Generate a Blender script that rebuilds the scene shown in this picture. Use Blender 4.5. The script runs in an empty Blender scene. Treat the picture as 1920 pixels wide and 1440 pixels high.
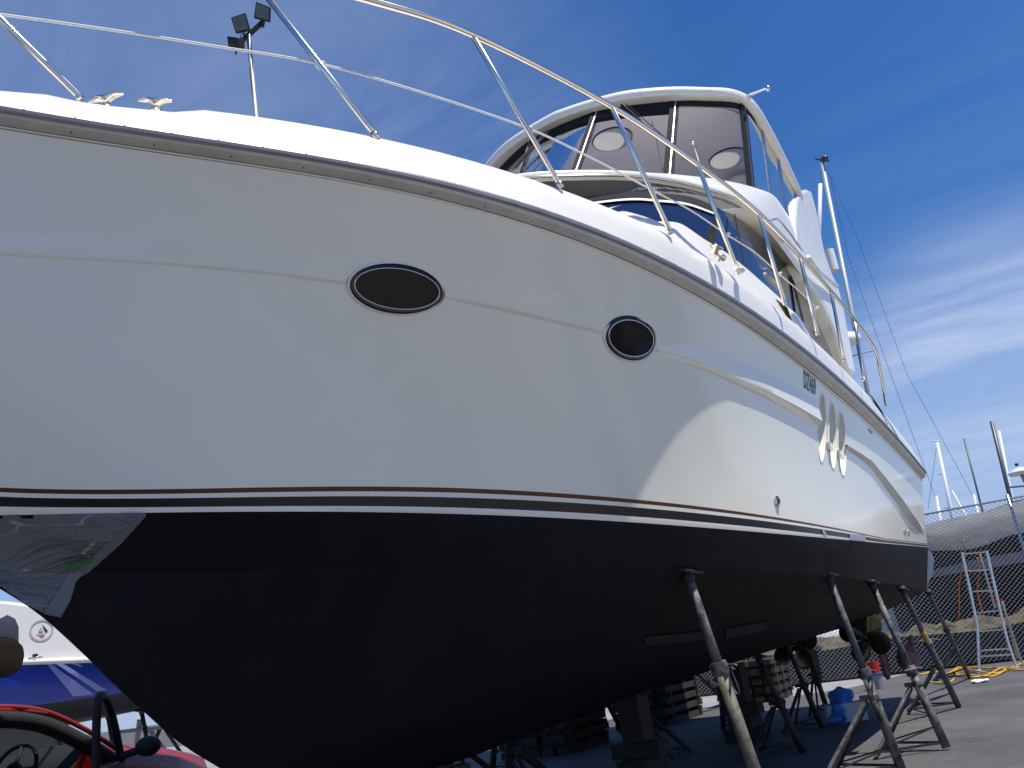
import bpy, bmesh, math, random
import numpy as np
from mathutils import Vector, Matrix
from mathutils.bvhtree import BVHTree
random.seed(7); rng = np.random.default_rng(7)
sc = bpy.context.scene
COL = sc.collection

# ------------------------------------------------------------------ camera
CAMF, CAMP = 1650.0, Vector((0, 0, 1.25))
CF = Vector((-0.42751656, 0.84922791, 0.30990571))
CR = Vector((0.86511627, 0.48380257, -0.13232123))
CU = Vector((0.26230406, -0.21153495, 0.94151449))
cd = bpy.data.cameras.new('camera'); cam = bpy.data.objects.new('camera', cd); COL.objects.link(cam)
cd.sensor_fit = 'HORIZONTAL'; cd.sensor_width = 36; cd.lens = 36 * CAMF / 1920
cd.clip_start = 0.05; cd.clip_end = 3000
M = Matrix.Identity(4)
for i, v in enumerate((CR, CU, -CF)):
    for k in range(3): M[k][i] = v[k]
M.translation = CAMP
cam.matrix_world = M
sc.camera = cam

# ------------------------------------------------------------------ light
SUN = Vector((0.385, -0.07, 1.0)).normalized()      # direction towards the sun
el = math.asin(SUN.z); az = math.atan2(SUN.x, SUN.y)
w = bpy.data.worlds.new('World'); sc.world = w; w.use_nodes = True
nt = w.node_tree; nt.nodes.clear()
N = nt.nodes.new; L = nt.links.new
out = N('ShaderNodeOutputWorld'); bg = N('ShaderNodeBackground'); sky = N('ShaderNodeTexSky')
sky.sky_type = 'NISHITA'; sky.sun_disc = False; sky.sun_elevation = el; sky.sun_rotation = az
sky.air_density = 1.0; sky.dust_density = 0.3; sky.ozone_density = 3.0
bg.inputs['Strength'].default_value = 0.108
TINT = (1.10, 0.91, 1.06)
tc = N('ShaderNodeTexCoord')
# cirrus: two stretched noises on a flattened sky dome
sx = N('ShaderNodeSeparateXYZ'); L(tc.outputs['Generated'], sx.inputs[0])
zz = N('ShaderNodeMath'); zz.operation = 'ADD'; zz.inputs[1].default_value = 0.12; L(sx.outputs['Z'], zz.inputs[0])
dx = N('ShaderNodeMath'); dx.operation = 'DIVIDE'; L(sx.outputs['X'], dx.inputs[0]); L(zz.outputs[0], dx.inputs[1])
dy = N('ShaderNodeMath'); dy.operation = 'DIVIDE'; L(sx.outputs['Y'], dy.inputs[0]); L(zz.outputs[0], dy.inputs[1])
cb = N('ShaderNodeCombineXYZ'); L(dx.outputs[0], cb.inputs[0]); L(dy.outputs[0], cb.inputs[1])
mp = N('ShaderNodeMapping'); mp.inputs['Rotation'].default_value = (0, 0, math.radians(35)); mp.inputs['Scale'].default_value = (0.75, 1.7, 1); L(cb.outputs[0], mp.inputs[0])
n1 = N('ShaderNodeTexNoise'); n1.inputs['Scale'].default_value = 1.3; n1.inputs['Detail'].default_value = 9; n1.inputs['Roughness'].default_value = 0.62; n1.inputs['Distortion'].default_value = 0.6
L(mp.outputs[0], n1.inputs['Vector'])
n2 = N('ShaderNodeTexNoise'); n2.inputs['Scale'].default_value = 0.55; n2.inputs['Detail'].default_value = 3; L(cb.outputs[0], n2.inputs['Vector'])
m1 = N('ShaderNodeMapRange'); m1.inputs['From Min'].default_value = 0.38; m1.inputs['From Max'].default_value = 0.84; L(n1.outputs['Fac'], m1.inputs[0])
m2 = N('ShaderNodeMapRange'); m2.inputs['From Min'].default_value = 0.35; m2.inputs['From Max'].default_value = 0.62; L(n2.outputs['Fac'], m2.inputs[0])
# more cirrus low down beyond the stern, and a veil high over the bow
def dirmask(d, a, b):
    vm = N('ShaderNodeVectorMath'); vm.operation = 'DOT_PRODUCT'; vm.inputs[1].default_value = Vector(d).normalized(); L(tc.outputs['Generated'], vm.inputs[0])
    r = N('ShaderNodeMapRange'); r.interpolation_type = 'SMOOTHSTEP'; r.inputs['From Min'].default_value = a; r.inputs['From Max'].default_value = b; L(vm.outputs['Value'], r.inputs[0]); return r
def ray(px, py): return (CF + CR * ((px - 960) / CAMF) - CU * ((py - 720) / CAMF))
k1 = dirmask(ray(1960, 790), 0.968, 0.997); k2 = dirmask(ray(520, 60), 0.90, 0.995)
def mth(op, a, b):
    n = N('ShaderNodeMath'); n.operation = op
    for i, v in enumerate((a, b)):
        if isinstance(v, (int, float)): n.inputs[i].default_value = v
        else: L(v, n.inputs[i])
    return n.outputs[0]
ma = mth('ADD', mth('MULTIPLY', mth('MULTIPLY', m1.outputs[0], m2.outputs[0]), 0.12), 0.018)
mb = mth('MULTIPLY', mth('ADD', mth('MULTIPLY', m1.outputs[0], 0.75), 0.20), mth('MULTIPLY', k1.outputs[0], 1.1))
mc = mth('MULTIPLY', mth('ADD', mth('MULTIPLY', m1.outputs[0], 0.24), 0.045), k2.outputs[0])
mt = N('ShaderNodeMath'); mt.operation = 'ADD'; mt.use_clamp = True; L(mth('ADD', ma, mb), mt.inputs[0]); L(mc, mt.inputs[1])
mx = N('ShaderNodeMix'); mx.data_type = 'RGBA'; L(mt.outputs[0], mx.inputs['Factor'])
hs = N('ShaderNodeHueSaturation'); hs.inputs['Saturation'].default_value = 1.38; L(sky.outputs[0], hs.inputs['Color'])
tn = N('ShaderNodeVectorMath'); tn.operation = 'MULTIPLY'; tn.inputs[1].default_value = TINT; L(hs.outputs[0], tn.inputs[0]); L(tn.outputs[0], mx.inputs['A']); mx.inputs['B'].default_value = (6.0, 6.6, 8.2, 1)
hz = N('ShaderNodeMapRange'); hz.interpolation_type = 'SMOOTHSTEP'; hz.inputs['From Min'].default_value = 0.42; hz.inputs['From Max'].default_value = 0.0; L(sx.outputs['Z'], hz.inputs[0])
mz = N('ShaderNodeMix'); mz.data_type = 'RGBA'; L(mth('MULTIPLY', hz.outputs[0], 0.8), mz.inputs['Factor']); L(mx.outputs['Result'], mz.inputs['A']); mz.inputs['B'].default_value = (2.9, 4.2, 6.6, 1)
L(mz.outputs['Result'], bg.inputs['Color']); L(bg.outputs[0], out.inputs[0])
sd = bpy.data.lights.new('sun', 'SUN'); sd.energy = 5.0; sd.angle = math.radians(0.53); sd.color = (1.0, 0.955, 0.87)
sun = bpy.data.objects.new('sun', sd); COL.objects.link(sun)
sun.rotation_euler = (-SUN).to_track_quat('-Z', 'Y').to_euler()
vs = sc.view_settings; vs.view_transform = 'Standard'; vs.look = 'None'; vs.exposure = 0.12; vs.gamma = 1.0
sc.cycles.max_bounces = 8; sc.cycles.transparent_max_bounces = 16; sc.cycles.glossy_bounces = 4

# ------------------------------------------------------------------ helpers
def at(x, y, **k):
    """the point on the sight line of a spot of the photograph that has the given X, Y or Z in the world"""
    d = ray(x, y)
    for n, i in (('X', 0), ('Y', 1), ('Z', 2)):
        if n in k: t = (k[n] - CAMP[i]) / d[i]
    if 'D' in k: t = k['D']
    return CAMP + d * t
def proj(P):
    d = Vector(P) - CAMP; w_ = d.dot(CF)
    return (960 + CAMF * d.dot(CR) / w_, 720 - CAMF * d.dot(CU) / w_)

def tag(o, label=None, cat=None, group=None, kind=None):
    if label: o['label'] = label
    if cat: o['category'] = cat
    if group: o['group'] = group
    if kind: o['kind'] = kind
    return o
def link(o, parent=None):
    COL.objects.link(o)
    if parent: o.parent = parent; o.matrix_parent_inverse = parent_world(parent).inverted()
    return o
def parent_world(p):
    m = Matrix.LocRotScale(p.location, p.rotation_euler, p.scale)
    return parent_world(p.parent) @ p.matrix_parent_inverse @ m if p.parent else m
def empty(name, loc=(0, 0, 0), rz=0):
    o = bpy.data.objects.new(name, None); COL.objects.link(o); o.location = loc; o.rotation_euler = (0, 0, rz); o.empty_display_size = 0.1
    return o
def mesh(name, verts, faces, mat, parent=None, smooth=False, idx=None, local=False):
    me = bpy.data.meshes.new(name); me.from_pydata([tuple(v) for v in verts], [], faces); 
    for m_ in (mat if isinstance(mat, (list, tuple)) else [mat]): me.materials.append(m_)
    if idx is not None:
        for p, i in zip(me.polygons, idx): p.material_index = i
    if smooth:
        for p in me.polygons: p.use_smooth = True
    me.validate(); me.update()
    o = bpy.data.objects.new(name, me); COL.objects.link(o)
    if parent:
        o.parent = parent
        if not local: o.matrix_parent_inverse = parent_world(parent).inverted()
    return o
class MB:
    """collects shapes and links them as one mesh object"""
    def __init__(s): s.v = []; s.f = []; s.i = []; s.m = 0
    def add(s, v, f):
        b = len(s.v); s.v += [Vector(p) for p in v]; s.f += [tuple(b + i for i in q) for q in f]; s.i += [s.m] * len(f); return s
    def box(s, c, d, R=None):
        c = Vector(c); hx, hy, hz = d[0] / 2, d[1] / 2, d[2] / 2
        v = [Vector((x * hx, y * hy, z * hz)) for x in (-1, 1) for y in (-1, 1) for z in (-1, 1)]
        if R is not None: v = [R @ p for p in v]
        return s.add([c + p for p in v], [(0, 1, 3, 2), (4, 6, 7, 5), (0, 4, 5, 1), (2, 3, 7, 6), (0, 2, 6, 4), (1, 5, 7, 3)])
    def tube(s, pts, r, n=8, cap=True, closed=False):
        pts = [Vector(p) for p in pts]; m = len(pts)
        rs = r if isinstance(r, (list, tuple)) else [r] * m
        ring = []; prev = None
        for i in range(m):
            a = pts[i - 1] if (i > 0 or closed) else pts[i]; b = pts[(i + 1) % m] if (i < m - 1 or closed) else pts[i]
            t = (b - a).normalized()
            if prev is None:
                u = t.orthogonal().normalized()
            else:
                u = (prev - t * prev.dot(t)).normalized()
            prev = u; w_ = t.cross(u)
            ring.append([pts[i] + (u * math.cos(2 * math.pi * k / n) + w_ * math.sin(2 * math.pi * k / n)) * rs[i] for k in range(n)])
        v = [p for q in ring for p in q]; f = []
        for i in range(m if closed else m - 1):
            j = (i + 1) % m
            for k in range(n): f.append((i * n + k, i * n + (k + 1) % n, j * n + (k + 1) % n, j * n + k))
        if cap and not closed: f.append(tuple(range(n))[::-1]); f.append(tuple((m - 1) * n + k for k in range(n)))
        return s.add(v, f)
    def beam(s, a, b, wd, hd, up=Vector((0, 0, 1))):
        a = Vector(a); b = Vector(b); t = (b - a).normalized(); u = t.cross(up)
        if u.length < 1e-4: u = t.orthogonal()
        u.normalize(); q = u.cross(t)
        v = [p + u * (x * wd / 2) + q * (z * hd / 2) for p in (a, b) for x, z in ((-1, -1), (1, -1), (1, 1), (-1, 1))]
        return s.add(v, [(3, 2, 1, 0), (4, 5, 6, 7), (0, 1, 5, 4), (1, 2, 6, 5), (2, 3, 7, 6), (3, 0, 4, 7)])
    def prism(s, poly, off):
        poly = [Vector(p) for p in poly]; off = Vector(off); n = len(poly)
        return s.add(poly + [p + off for p in poly], [tuple(range(n))[::-1], tuple(range(n, 2 * n))] + [(i, (i + 1) % n, n + (i + 1) % n, n + i) for i in range(n)])
    def lathe(s, prof, c=(0, 0, 0), n=20, R=None, caps=True):
        c = Vector(c); v = []
        for r, z in prof:
            for k in range(n):
                p = Vector((r * math.cos(2 * math.pi * k / n), r * math.sin(2 * math.pi * k / n), z)); v.append(c + (R @ p if R is not None else p))
        f = [(i * n + k, i * n + (k + 1) % n, (i + 1) * n + (k + 1) % n, (i + 1) * n + k) for i in range(len(prof) - 1) for k in range(n)]
        if caps: f += [tuple(range(n))[::-1], tuple((len(prof) - 1) * n + k for k in range(n))]
        return s.add(v, f)
    def loft(s, rings, closed=True, caps=True):
        n = len(rings[0]); v = [p for r in rings for p in r]; f = []
        for i in range(len(rings) - 1):
            for k in range(n if closed else n - 1):
                f.append((i * n + k, i * n + (k + 1) % n, (i + 1) * n + (k + 1) % n, (i + 1) * n + k))
        if caps and closed: f += [tuple(range(n))[::-1], tuple((len(rings) - 1) * n + k for k in range(n))]
        return s.add(v, f)
    def build(s, name, mat, parent=None, smooth=False, auto=None, bevel=0, local=False):
        o = mesh(name, s.v, s.f, mat, parent, smooth or auto is not None, s.i, local)
        bm = bmesh.new(); bm.from_mesh(o.data); bmesh.ops.recalc_face_normals(bm, faces=bm.faces)
        if auto is not None:
            for e in bm.edges:
                if len(e.link_faces) == 2 and e.calc_face_angle(0) > math.radians(auto): e.smooth = False
        bm.to_mesh(o.data); bm.free()
        if bevel:
            b = o.modifiers.new('bevel', 'BEVEL'); b.width = bevel; b.segments = 2; b.limit_method = 'ANGLE'
        return o
def cr(pts, n=8):
    """Catmull-Rom through points"""
    P_ = [Vector(p) for p in pts]; P_ = [P_[0] * 2 - P_[1]] + P_ + [P_[-1] * 2 - P_[-2]]; o = []
    for i in range(1, len(P_) - 2):
        for k in range(n):
            t = k / n; a, b, c, d = P_[i - 1:i + 3]
            o.append(0.5 * ((2 * b) + (c - a) * t + (2 * a - 5 * b + 4 * c - d) * t * t + (3 * b - a - 3 * c + d) * t ** 3))
    o.append(P_[-2]); return o
def ico(mb, c, r, sub=2, sc_=(1, 1, 1)):
    bm = bmesh.new(); bmesh.ops.create_icosphere(bm, subdivisions=sub, radius=1)
    v = [Vector(c) + Vector((p.co.x * r * sc_[0], p.co.y * r * sc_[1], p.co.z * r * sc_[2])) for p in bm.verts]
    f = [tuple(q.index for q in p.verts) for p in bm.faces]; bm.free(); return mb.add(v, f)

# ------------------------------------------------------------------ materials
def mat(name, col, rough=0.5, metal=0.0, spec=0.5, noise=None, bump=None, coat=0.0, mix=None):
    """noise=(scale, amount, detail): brightness variation; mix=(colour, scale, lo, hi): patches of a second colour"""
    m = bpy.data.materials.new(name); m.use_nodes = True; t = m.node_tree; b = t.nodes['Principled BSDF']
    b.inputs['Base Color'].default_value = (*col, 1); b.inputs['Roughness'].default_value = rough; b.inputs['Metallic'].default_value = metal
    b.inputs['Specular IOR Level'].default_value = spec; b.inputs['Coat Weight'].default_value = coat; b.inputs['Coat Roughness'].default_value = 0.05
    tcn = t.nodes.new('ShaderNodeTexCoord'); src = None
    if noise:
        n = t.nodes.new('ShaderNodeTexNoise'); n.inputs['Scale'].default_value = noise[0]; n.inputs['Detail'].default_value = noise[2] if len(noise) > 2 else 5; n.inputs['Roughness'].default_value = 0.65
        t.links.new(tcn.outputs['Object'], n.inputs['Vector'])
        r = t.nodes.new('ShaderNodeMapRange'); r.inputs['From Min'].default_value = 0.3; r.inputs['From Max'].default_value = 0.7
        r.inputs['To Min'].default_value = 1 - noise[1]; r.inputs['To Max'].default_value = 1 + noise[1]; t.links.new(n.outputs['Fac'], r.inputs[0])
        vm = t.nodes.new('ShaderNodeVectorMath'); vm.operation = 'SCALE'; vm.inputs[0].default_value = col; t.links.new(r.outputs[0], vm.inputs['Scale'])
        src = vm.outputs[0]
        rr = t.nodes.new('ShaderNodeMapRange'); rr.inputs['To Min'].default_value = max(0.02, rough * 0.8); rr.inputs['To Max'].default_value = min(1, rough * 1.25 + 0.01)
        t.links.new(n.outputs['Fac'], rr.inputs[0]); t.links.new(rr.outputs[0], b.inputs['Roughness'])
    if mix:
        n = t.nodes.new('ShaderNodeTexNoise'); n.inputs['Scale'].default_value = mix[1]; n.inputs['Detail'].default_value = 8; n.inputs['Roughness'].default_value = 0.7
        t.links.new(tcn.outputs['Object'], n.inputs['Vector'])
        r = t.nodes.new('ShaderNodeMapRange'); r.inputs['From Min'].default_value = mix[2]; r.inputs['From Max'].default_value = mix[3]; t.links.new(n.outputs['Fac'], r.inputs[0])
        q = t.nodes.new('ShaderNodeMix'); q.data_type = 'RGBA'; t.links.new(r.outputs[0], q.inputs['Factor'])
        if src: t.links.new(src, q.inputs['A'])
        else: q.inputs['A'].default_value = (*col, 1)
        q.inputs['B'].default_value = (*mix[0], 1); src = q.outputs['Result']
    if src: t.links.new(src, b.inputs['Base Color'])
    if bump:
        n = t.nodes.new('ShaderNodeTexNoise'); n.inputs['Scale'].default_value = bump[0]; n.inputs['Detail'].default_value = 6
        t.links.new(tcn.outputs['Object'], n.inputs['Vector'])
        bp = t.nodes.new('ShaderNodeBump'); bp.inputs['Strength'].default_value = bump[1]; bp.inputs['Distance'].default_value = bump[2] if len(bump) > 2 else 0.01
        t.links.new(n.outputs['Fac'], bp.inputs['Height']); t.links.new(bp.outputs[0], b.inputs['Normal'])
    return m
def glass(name, tint, refl=0.12, rough=0.02):
    m = bpy.data.materials.new(name); m.use_nodes = True; t = m.node_tree; t.nodes.clear()
    o = t.nodes.new('ShaderNodeOutputMaterial'); tr = t.nodes.new('ShaderNodeBsdfTransparent'); gl = t.nodes.new('ShaderNodeBsdfGlossy'); mxs = t.nodes.new('ShaderNodeMixShader')
    lw = t.nodes.new('ShaderNodeLayerWeight'); lw.inputs['Blend'].default_value = refl
    tr.inputs[0].default_value = (*tint, 1); gl.inputs['Roughness'].default_value = rough; gl.inputs['Color'].default_value = (.9, .9, .9, 1)
    t.links.new(lw.outputs['Fresnel'], mxs.inputs[0]); t.links.new(tr.outputs[0], mxs.inputs[1]); t.links.new(gl.outputs[0], mxs.inputs[2]); t.links.new(mxs.outputs[0], o.inputs[0])
    return m
GEL = mat('white gelcoat', (0.82, 0.795, 0.685), 0.15, spec=0.45, noise=(0.9, 0.02, 3), bump=(1.1, 0.05, 0.05), coat=0.12)
DECK = mat('deck moulding gelcoat', (0.87, 0.845, 0.77), 0.22, noise=(2.5, 0.02, 4))
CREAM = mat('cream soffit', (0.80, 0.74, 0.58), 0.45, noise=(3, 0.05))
ANTI = mat('black antifouling', (0.0045, 0.005, 0.0075), 0.65, spec=0.18, noise=(1.4, 0.35, 8), bump=(60, 0.08, 0.004), mix=((0.009, 0.0095, 0.012), 2.2, 0.50, 0.75))
ANTIG = mat('weathered and lit antifouling', (0.017, 0.018, 0.021), 0.7, spec=0.3, noise=(2.2, 0.3, 8))  # also gives the strakes their painted-in light
BLK = mat('black boot stripe', (0.006, 0.007, 0.012), 0.22, spec=0.3)
BRN = mat('brown boot stripe', (0.085, 0.022, 0.011), 0.25, spec=0.3)
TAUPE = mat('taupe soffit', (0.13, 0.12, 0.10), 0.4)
STEEL = mat('polished stainless', (0.92, 0.83, 0.70), 0.16, 1.0, noise=(6, 0.04))
STRIP = mat('dull rub strip', (0.34, 0.36, 0.41), 0.32, 0.75, noise=(4, 0.15))
FLANGE = mat('grey vinyl rub rail', (0.56, 0.54, 0.49), 0.5, noise=(5, 0.12, 8))
DARKV = mat('dark seam', (0.03, 0.03, 0.03), 0.6)
PANE = glass('tinted clear panel', (0.95, 0.93, 0.96), 0.07, 0.08)
SPANE = glass('side tinted panel', (0.35, 0.37, 0.47), 0.12, 0.03)
DGLASS = mat('dark saloon glass', (0.010, 0.019, 0.058), 0.05, spec=0.22)
PGLASS = mat('porthole glass', (0.003, 0.003, 0.006), 0.04, spec=0.22)
CHROME = mat('chrome', (0.62, 0.62, 0.64), 0.05, 1.0)
FRAME = mat('black enclosure frame', (0.016, 0.018, 0.022), 0.75, spec=0.15, noise=(5, 0.2))
TRIM = mat('aluminium trim', (0.55, 0.56, 0.58), 0.3, 1.0)
ROPE = mat('white rope', (0.75, 0.74, 0.70), 0.8, noise=(90, 0.15))
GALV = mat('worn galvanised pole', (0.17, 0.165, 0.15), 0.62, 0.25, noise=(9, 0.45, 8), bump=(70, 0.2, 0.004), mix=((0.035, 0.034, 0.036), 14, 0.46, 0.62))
GALV2 = mat('yellow stained pole', (0.17, 0.16, 0.115), 0.6, 0.2, noise=(9, 0.4, 8), mix=((0.05, 0.05, 0.05), 16, 0.5, 0.66))
BLUEST = mat('blue flaked pole', (0.10, 0.115, 0.125), 0.6, 0.2, noise=(9, 0.4, 8), mix=((0.05, 0.05, 0.05), 14, 0.48, 0.62))
YELP = mat('yellow paint', (0.42, 0.27, 0.07), 0.6, noise=(14, 0.4, 8))
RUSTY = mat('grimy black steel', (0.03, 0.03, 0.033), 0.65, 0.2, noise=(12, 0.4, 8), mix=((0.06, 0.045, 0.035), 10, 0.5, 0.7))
ASPH_ = None
BRONZE = mat('tarnished bronze', (0.20, 0.155, 0.085), 0.35, 0.85, noise=(7, 0.45, 8), mix=((0.05, 0.05, 0.045), 6, 0.45, 0.65))
REDAF = mat('faded red antifouling', (0.26, 0.10, 0.11), 0.7, noise=(5, 0.2, 8), mix=((0.04, 0.035, 0.045), 4, 0.45, 0.6))
ALU = mat('aluminium ladder', (0.62, 0.62, 0.60), 0.4, 0.85, noise=(12, 0.15, 6))
REDP = mat('red car paint', (0.26, 0.02, 0.014), 0.35, coat=0.15, noise=(2, 0.06))
RUB = mat('black rubber', (0.012, 0.012, 0.013), 0.6)
CARIN = mat('dark interior trim', (0.02, 0.02, 0.023), 0.7)
BLUEH = mat('blue hull paint', (0.012, 0.048, 0.40), 0.25, coat=0.1, noise=(2, 0.1))
LAV = mat('lavender stripe paint', (0.28, 0.31, 0.70), 0.3)
WHITEP = mat('white paint', (0.80, 0.79, 0.76), 0.3, noise=(3, 0.04))
GREYB = mat('grey tarpaulin', (0.17, 0.175, 0.185), 0.75, noise=(0.8, 0.2, 9), bump=(2.5, 0.5, 0.08), mix=((0.10, 0.10, 0.11), 1.2, 0.5, 0.75))
DVOID = mat('dark hull underside', (0.012, 0.013, 0.015), 0.8, noise=(2, 0.4))
WIRE = mat('galvanised wire', (0.42, 0.43, 0.43), 0.5, 0.5)
CLOTHS = mat('black shade cloth', (0.022, 0.024, 0.024), 0.9, noise=(6, 0.35, 8))
EARTH = mat('dry grass bank', (0.13, 0.10, 0.055), 0.95, noise=(3, 0.45, 9), bump=(8, 0.6, 0.1), mix=((0.03, 0.035, 0.02), 2.6, 0.42, 0.60))
YEL = mat('yellow hose', (0.62, 0.36, 0.03), 0.5)
ORG = mat('orange cord', (0.55, 0.13, 0.04), 0.6)
BLUEC = mat('blue cloth', (0.045, 0.17, 0.52), 0.75, noise=(12, 0.2))
WCARD = mat('white carton', (0.60, 0.60, 0.62), 0.8, noise=(8, 0.08))
REDPL = mat('red plastic', (0.55, 0.02, 0.02), 0.35)
GREYPL = mat('grey plastic', (0.30, 0.32, 0.36), 0.4)
TARPB = mat('pale blue film', (0.42, 0.50, 0.62), 0.5, noise=(5, 0.1))
HATCH = bpy.data.materials.new('translucent white hatch'); HATCH.use_nodes = True; _t = HATCH.node_tree; _t.nodes.clear()
_o = _t.nodes.new('ShaderNodeOutputMaterial'); _a = _t.nodes.new('ShaderNodeBsdfTranslucent'); _b = _t.nodes.new('ShaderNodeBsdfDiffuse'); _m = _t.nodes.new('ShaderNodeMixShader'); _a.inputs[0].default_value = (.62, .62, .6, 1); _b.inputs[0].default_value = (.8, .8, .8, 1); _m.inputs[0].default_value = .35
_t.links.new(_a.outputs[0], _m.inputs[1]); _t.links.new(_b.outputs[0], _m.inputs[2]); _t.links.new(_m.outputs[0], _o.inputs[0])
MASTW = mat('white mast paint', (0.72, 0.74, 0.76), 0.4)
MASTG = mat('satin alloy mast', (0.42, 0.45, 0.48), 0.45, 0.3)
MASTD = mat('dark mast', (0.05, 0.06, 0.08), 0.4)
CONC = mat('pale concrete apron', (0.27, 0.265, 0.26), 0.9, noise=(0.7, 0.15, 8))
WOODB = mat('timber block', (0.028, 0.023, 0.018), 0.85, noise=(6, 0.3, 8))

# ------------------------------------------------------------------ ground
def asphalt():
    m = bpy.data.materials.new('worn yard asphalt'); m.use_nodes = True; t = m.node_tree; b = t.nodes['Principled BSDF']; n_ = t.nodes.new; l_ = t.links.new
    c = n_('ShaderNodeTexCoord')
    def noi(s, d=6, r=.6): n = n_('ShaderNodeTexNoise'); n.inputs['Scale'].default_value = s; n.inputs['Detail'].default_value = d; n.inputs['Roughness'].default_value = r; l_(c.outputs['Object'], n.inputs['Vector']); return n
    a = noi(.55, 8, .65); g = noi(60, 3); s = noi(2.6, 9, .75)
    r1 = n_('ShaderNodeValToRGB'); l_(a.outputs['Fac'], r1.inputs[0]); e = r1.color_ramp.elements
    e[0].position = .36; e[0].color = (.062, .060, .063, 1); e[1].position = .66; e[1].color = (.108, .105, .108, 1)
    r2 = n_('ShaderNodeMapRange'); r2.inputs['From Min'].default_value = .56; r2.inputs['From Max'].default_value = .72; r2.inputs['To Max'].default_value = .6; l_(s.outputs['Fac'], r2.inputs[0])
    q = n_('ShaderNodeMix'); q.data_type = 'RGBA'; l_(r2.outputs[0], q.inputs['Factor']); l_(r1.outputs[0], q.inputs['A']); q.inputs['B'].default_value = (.16, .16, .165, 1)
    # small pale specks of paint and sanding dust
    v = n_('ShaderNodeTexVoronoi'); v.inputs['Scale'].default_value = 7; l_(c.outputs['Object'], v.inputs['Vector'])
    r3 = n_('ShaderNodeMapRange'); r3.inputs['From Min'].default_value = .10; r3.inputs['From Max'].default_value = .06; l_(v.outputs['Distance'], r3.inputs[0])
    v2 = noi(1.7, 2); r4 = n_('ShaderNodeMapRange'); r4.inputs['From Min'].default_value = .55; r4.inputs['From Max'].default_value = .62; l_(v2.outputs['Fac'], r4.inputs[0])
    mm = n_('ShaderNodeMath'); mm.operation = 'MULTIPLY'; l_(r3.outputs[0], mm.inputs[0]); l_(r4.outputs[0], mm.inputs[1])
    q2 = n_('ShaderNodeMix'); q2.data_type = 'RGBA'; l_(mm.outputs[0], q2.inputs['Factor']); l_(q.outputs['Result'], q2.inputs['A']); q2.inputs['B'].default_value = (.42, .43, .44, 1)
    r5 = n_('ShaderNodeMapRange'); r5.inputs['To Min'].default_value = .75; r5.inputs['To Max'].default_value = 1.25; l_(g.outputs['Fac'], r5.inputs[0])
    vm = n_('ShaderNodeVectorMath'); vm.operation = 'SCALE'; l_(q2.outputs['Result'], vm.inputs[0]); l_(r5.outputs[0], vm.inputs['Scale'])
    l_(vm.outputs[0], b.inputs['Base Color']); b.inputs['Roughness'].default_value = .8
    bp = n_('ShaderNodeBump'); bp.inputs['Strength'].default_value = .35; bp.inputs['Distance'].default_value = .01; l_(g.outputs['Fac'], bp.inputs['Height']); l_(bp.outputs[0], b.inputs['Normal'])
    return m
ASPH = asphalt()
g = mesh('ground', [(-900, -900, 0), (900, -900, 0), (900, 900, 0), (-900, 900, 0)], [(0, 1, 2, 3)], ASPH); tag(g, kind='structure')
def pad_mat():  # pale bounce surface, faded along Y to soften its edge mirrored in the hull
    m = mat('pale bounce ground', (0.44, 0.41, 0.35), 0.9, noise=(0.5, 0.12, 8)); t = m.node_tree; b = t.nodes['Principled BSDF']; src = b.inputs['Base Color'].links[0].from_socket
    c = t.nodes.new('ShaderNodeTexCoord'); x = t.nodes.new('ShaderNodeSeparateXYZ'); t.links.new(c.outputs['Object'], x.inputs[0])
    n = t.nodes.new('ShaderNodeTexNoise'); n.inputs['Scale'].default_value = .25; n.inputs['Detail'].default_value = 3; t.links.new(c.outputs['Object'], n.inputs['Vector'])
    a = t.nodes.new('ShaderNodeMath'); a.operation = 'MULTIPLY_ADD'; a.inputs[1].default_value = 9; t.links.new(n.outputs['Fac'], a.inputs[0]); t.links.new(x.outputs['Y'], a.inputs[2])
    r = t.nodes.new('ShaderNodeMapRange'); r.interpolation_type = 'SMOOTHSTEP'; r.inputs['From Min'].default_value = -12; r.inputs['From Max'].default_value = 17; t.links.new(a.outputs[0], r.inputs[0])
    q = t.nodes.new('ShaderNodeMix'); q.data_type = 'RGBA'; q.inputs['A'].default_value = (.09, .088, .09, 1); t.links.new(src, q.inputs['B']); t.links.new(r.outputs[0], q.inputs['Factor']); t.links.new(q.outputs['Result'], b.inputs['Base Color']); return m
g = mesh('bounce_pad', [(2.8, -60, .004), (60, -60, .004), (60, 23, .004), (2.8, 23, .004)], [(0, 1, 2, 3)], pad_mat()); tag(g, kind='structure')  # unseen pad, added to bounce warm light onto the hull side
g = mesh('pale_apron', [(-60, 4, .004), (-9.2, 5.5, .004), (-9.0, 19.0, .004), (-3.6, 20.6, .004), (-2.6, 23.8, .004), (-60, 40, .004)], [(0, 1, 2, 3, 4, 5)], CONC); tag(g, kind='structure')

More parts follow.
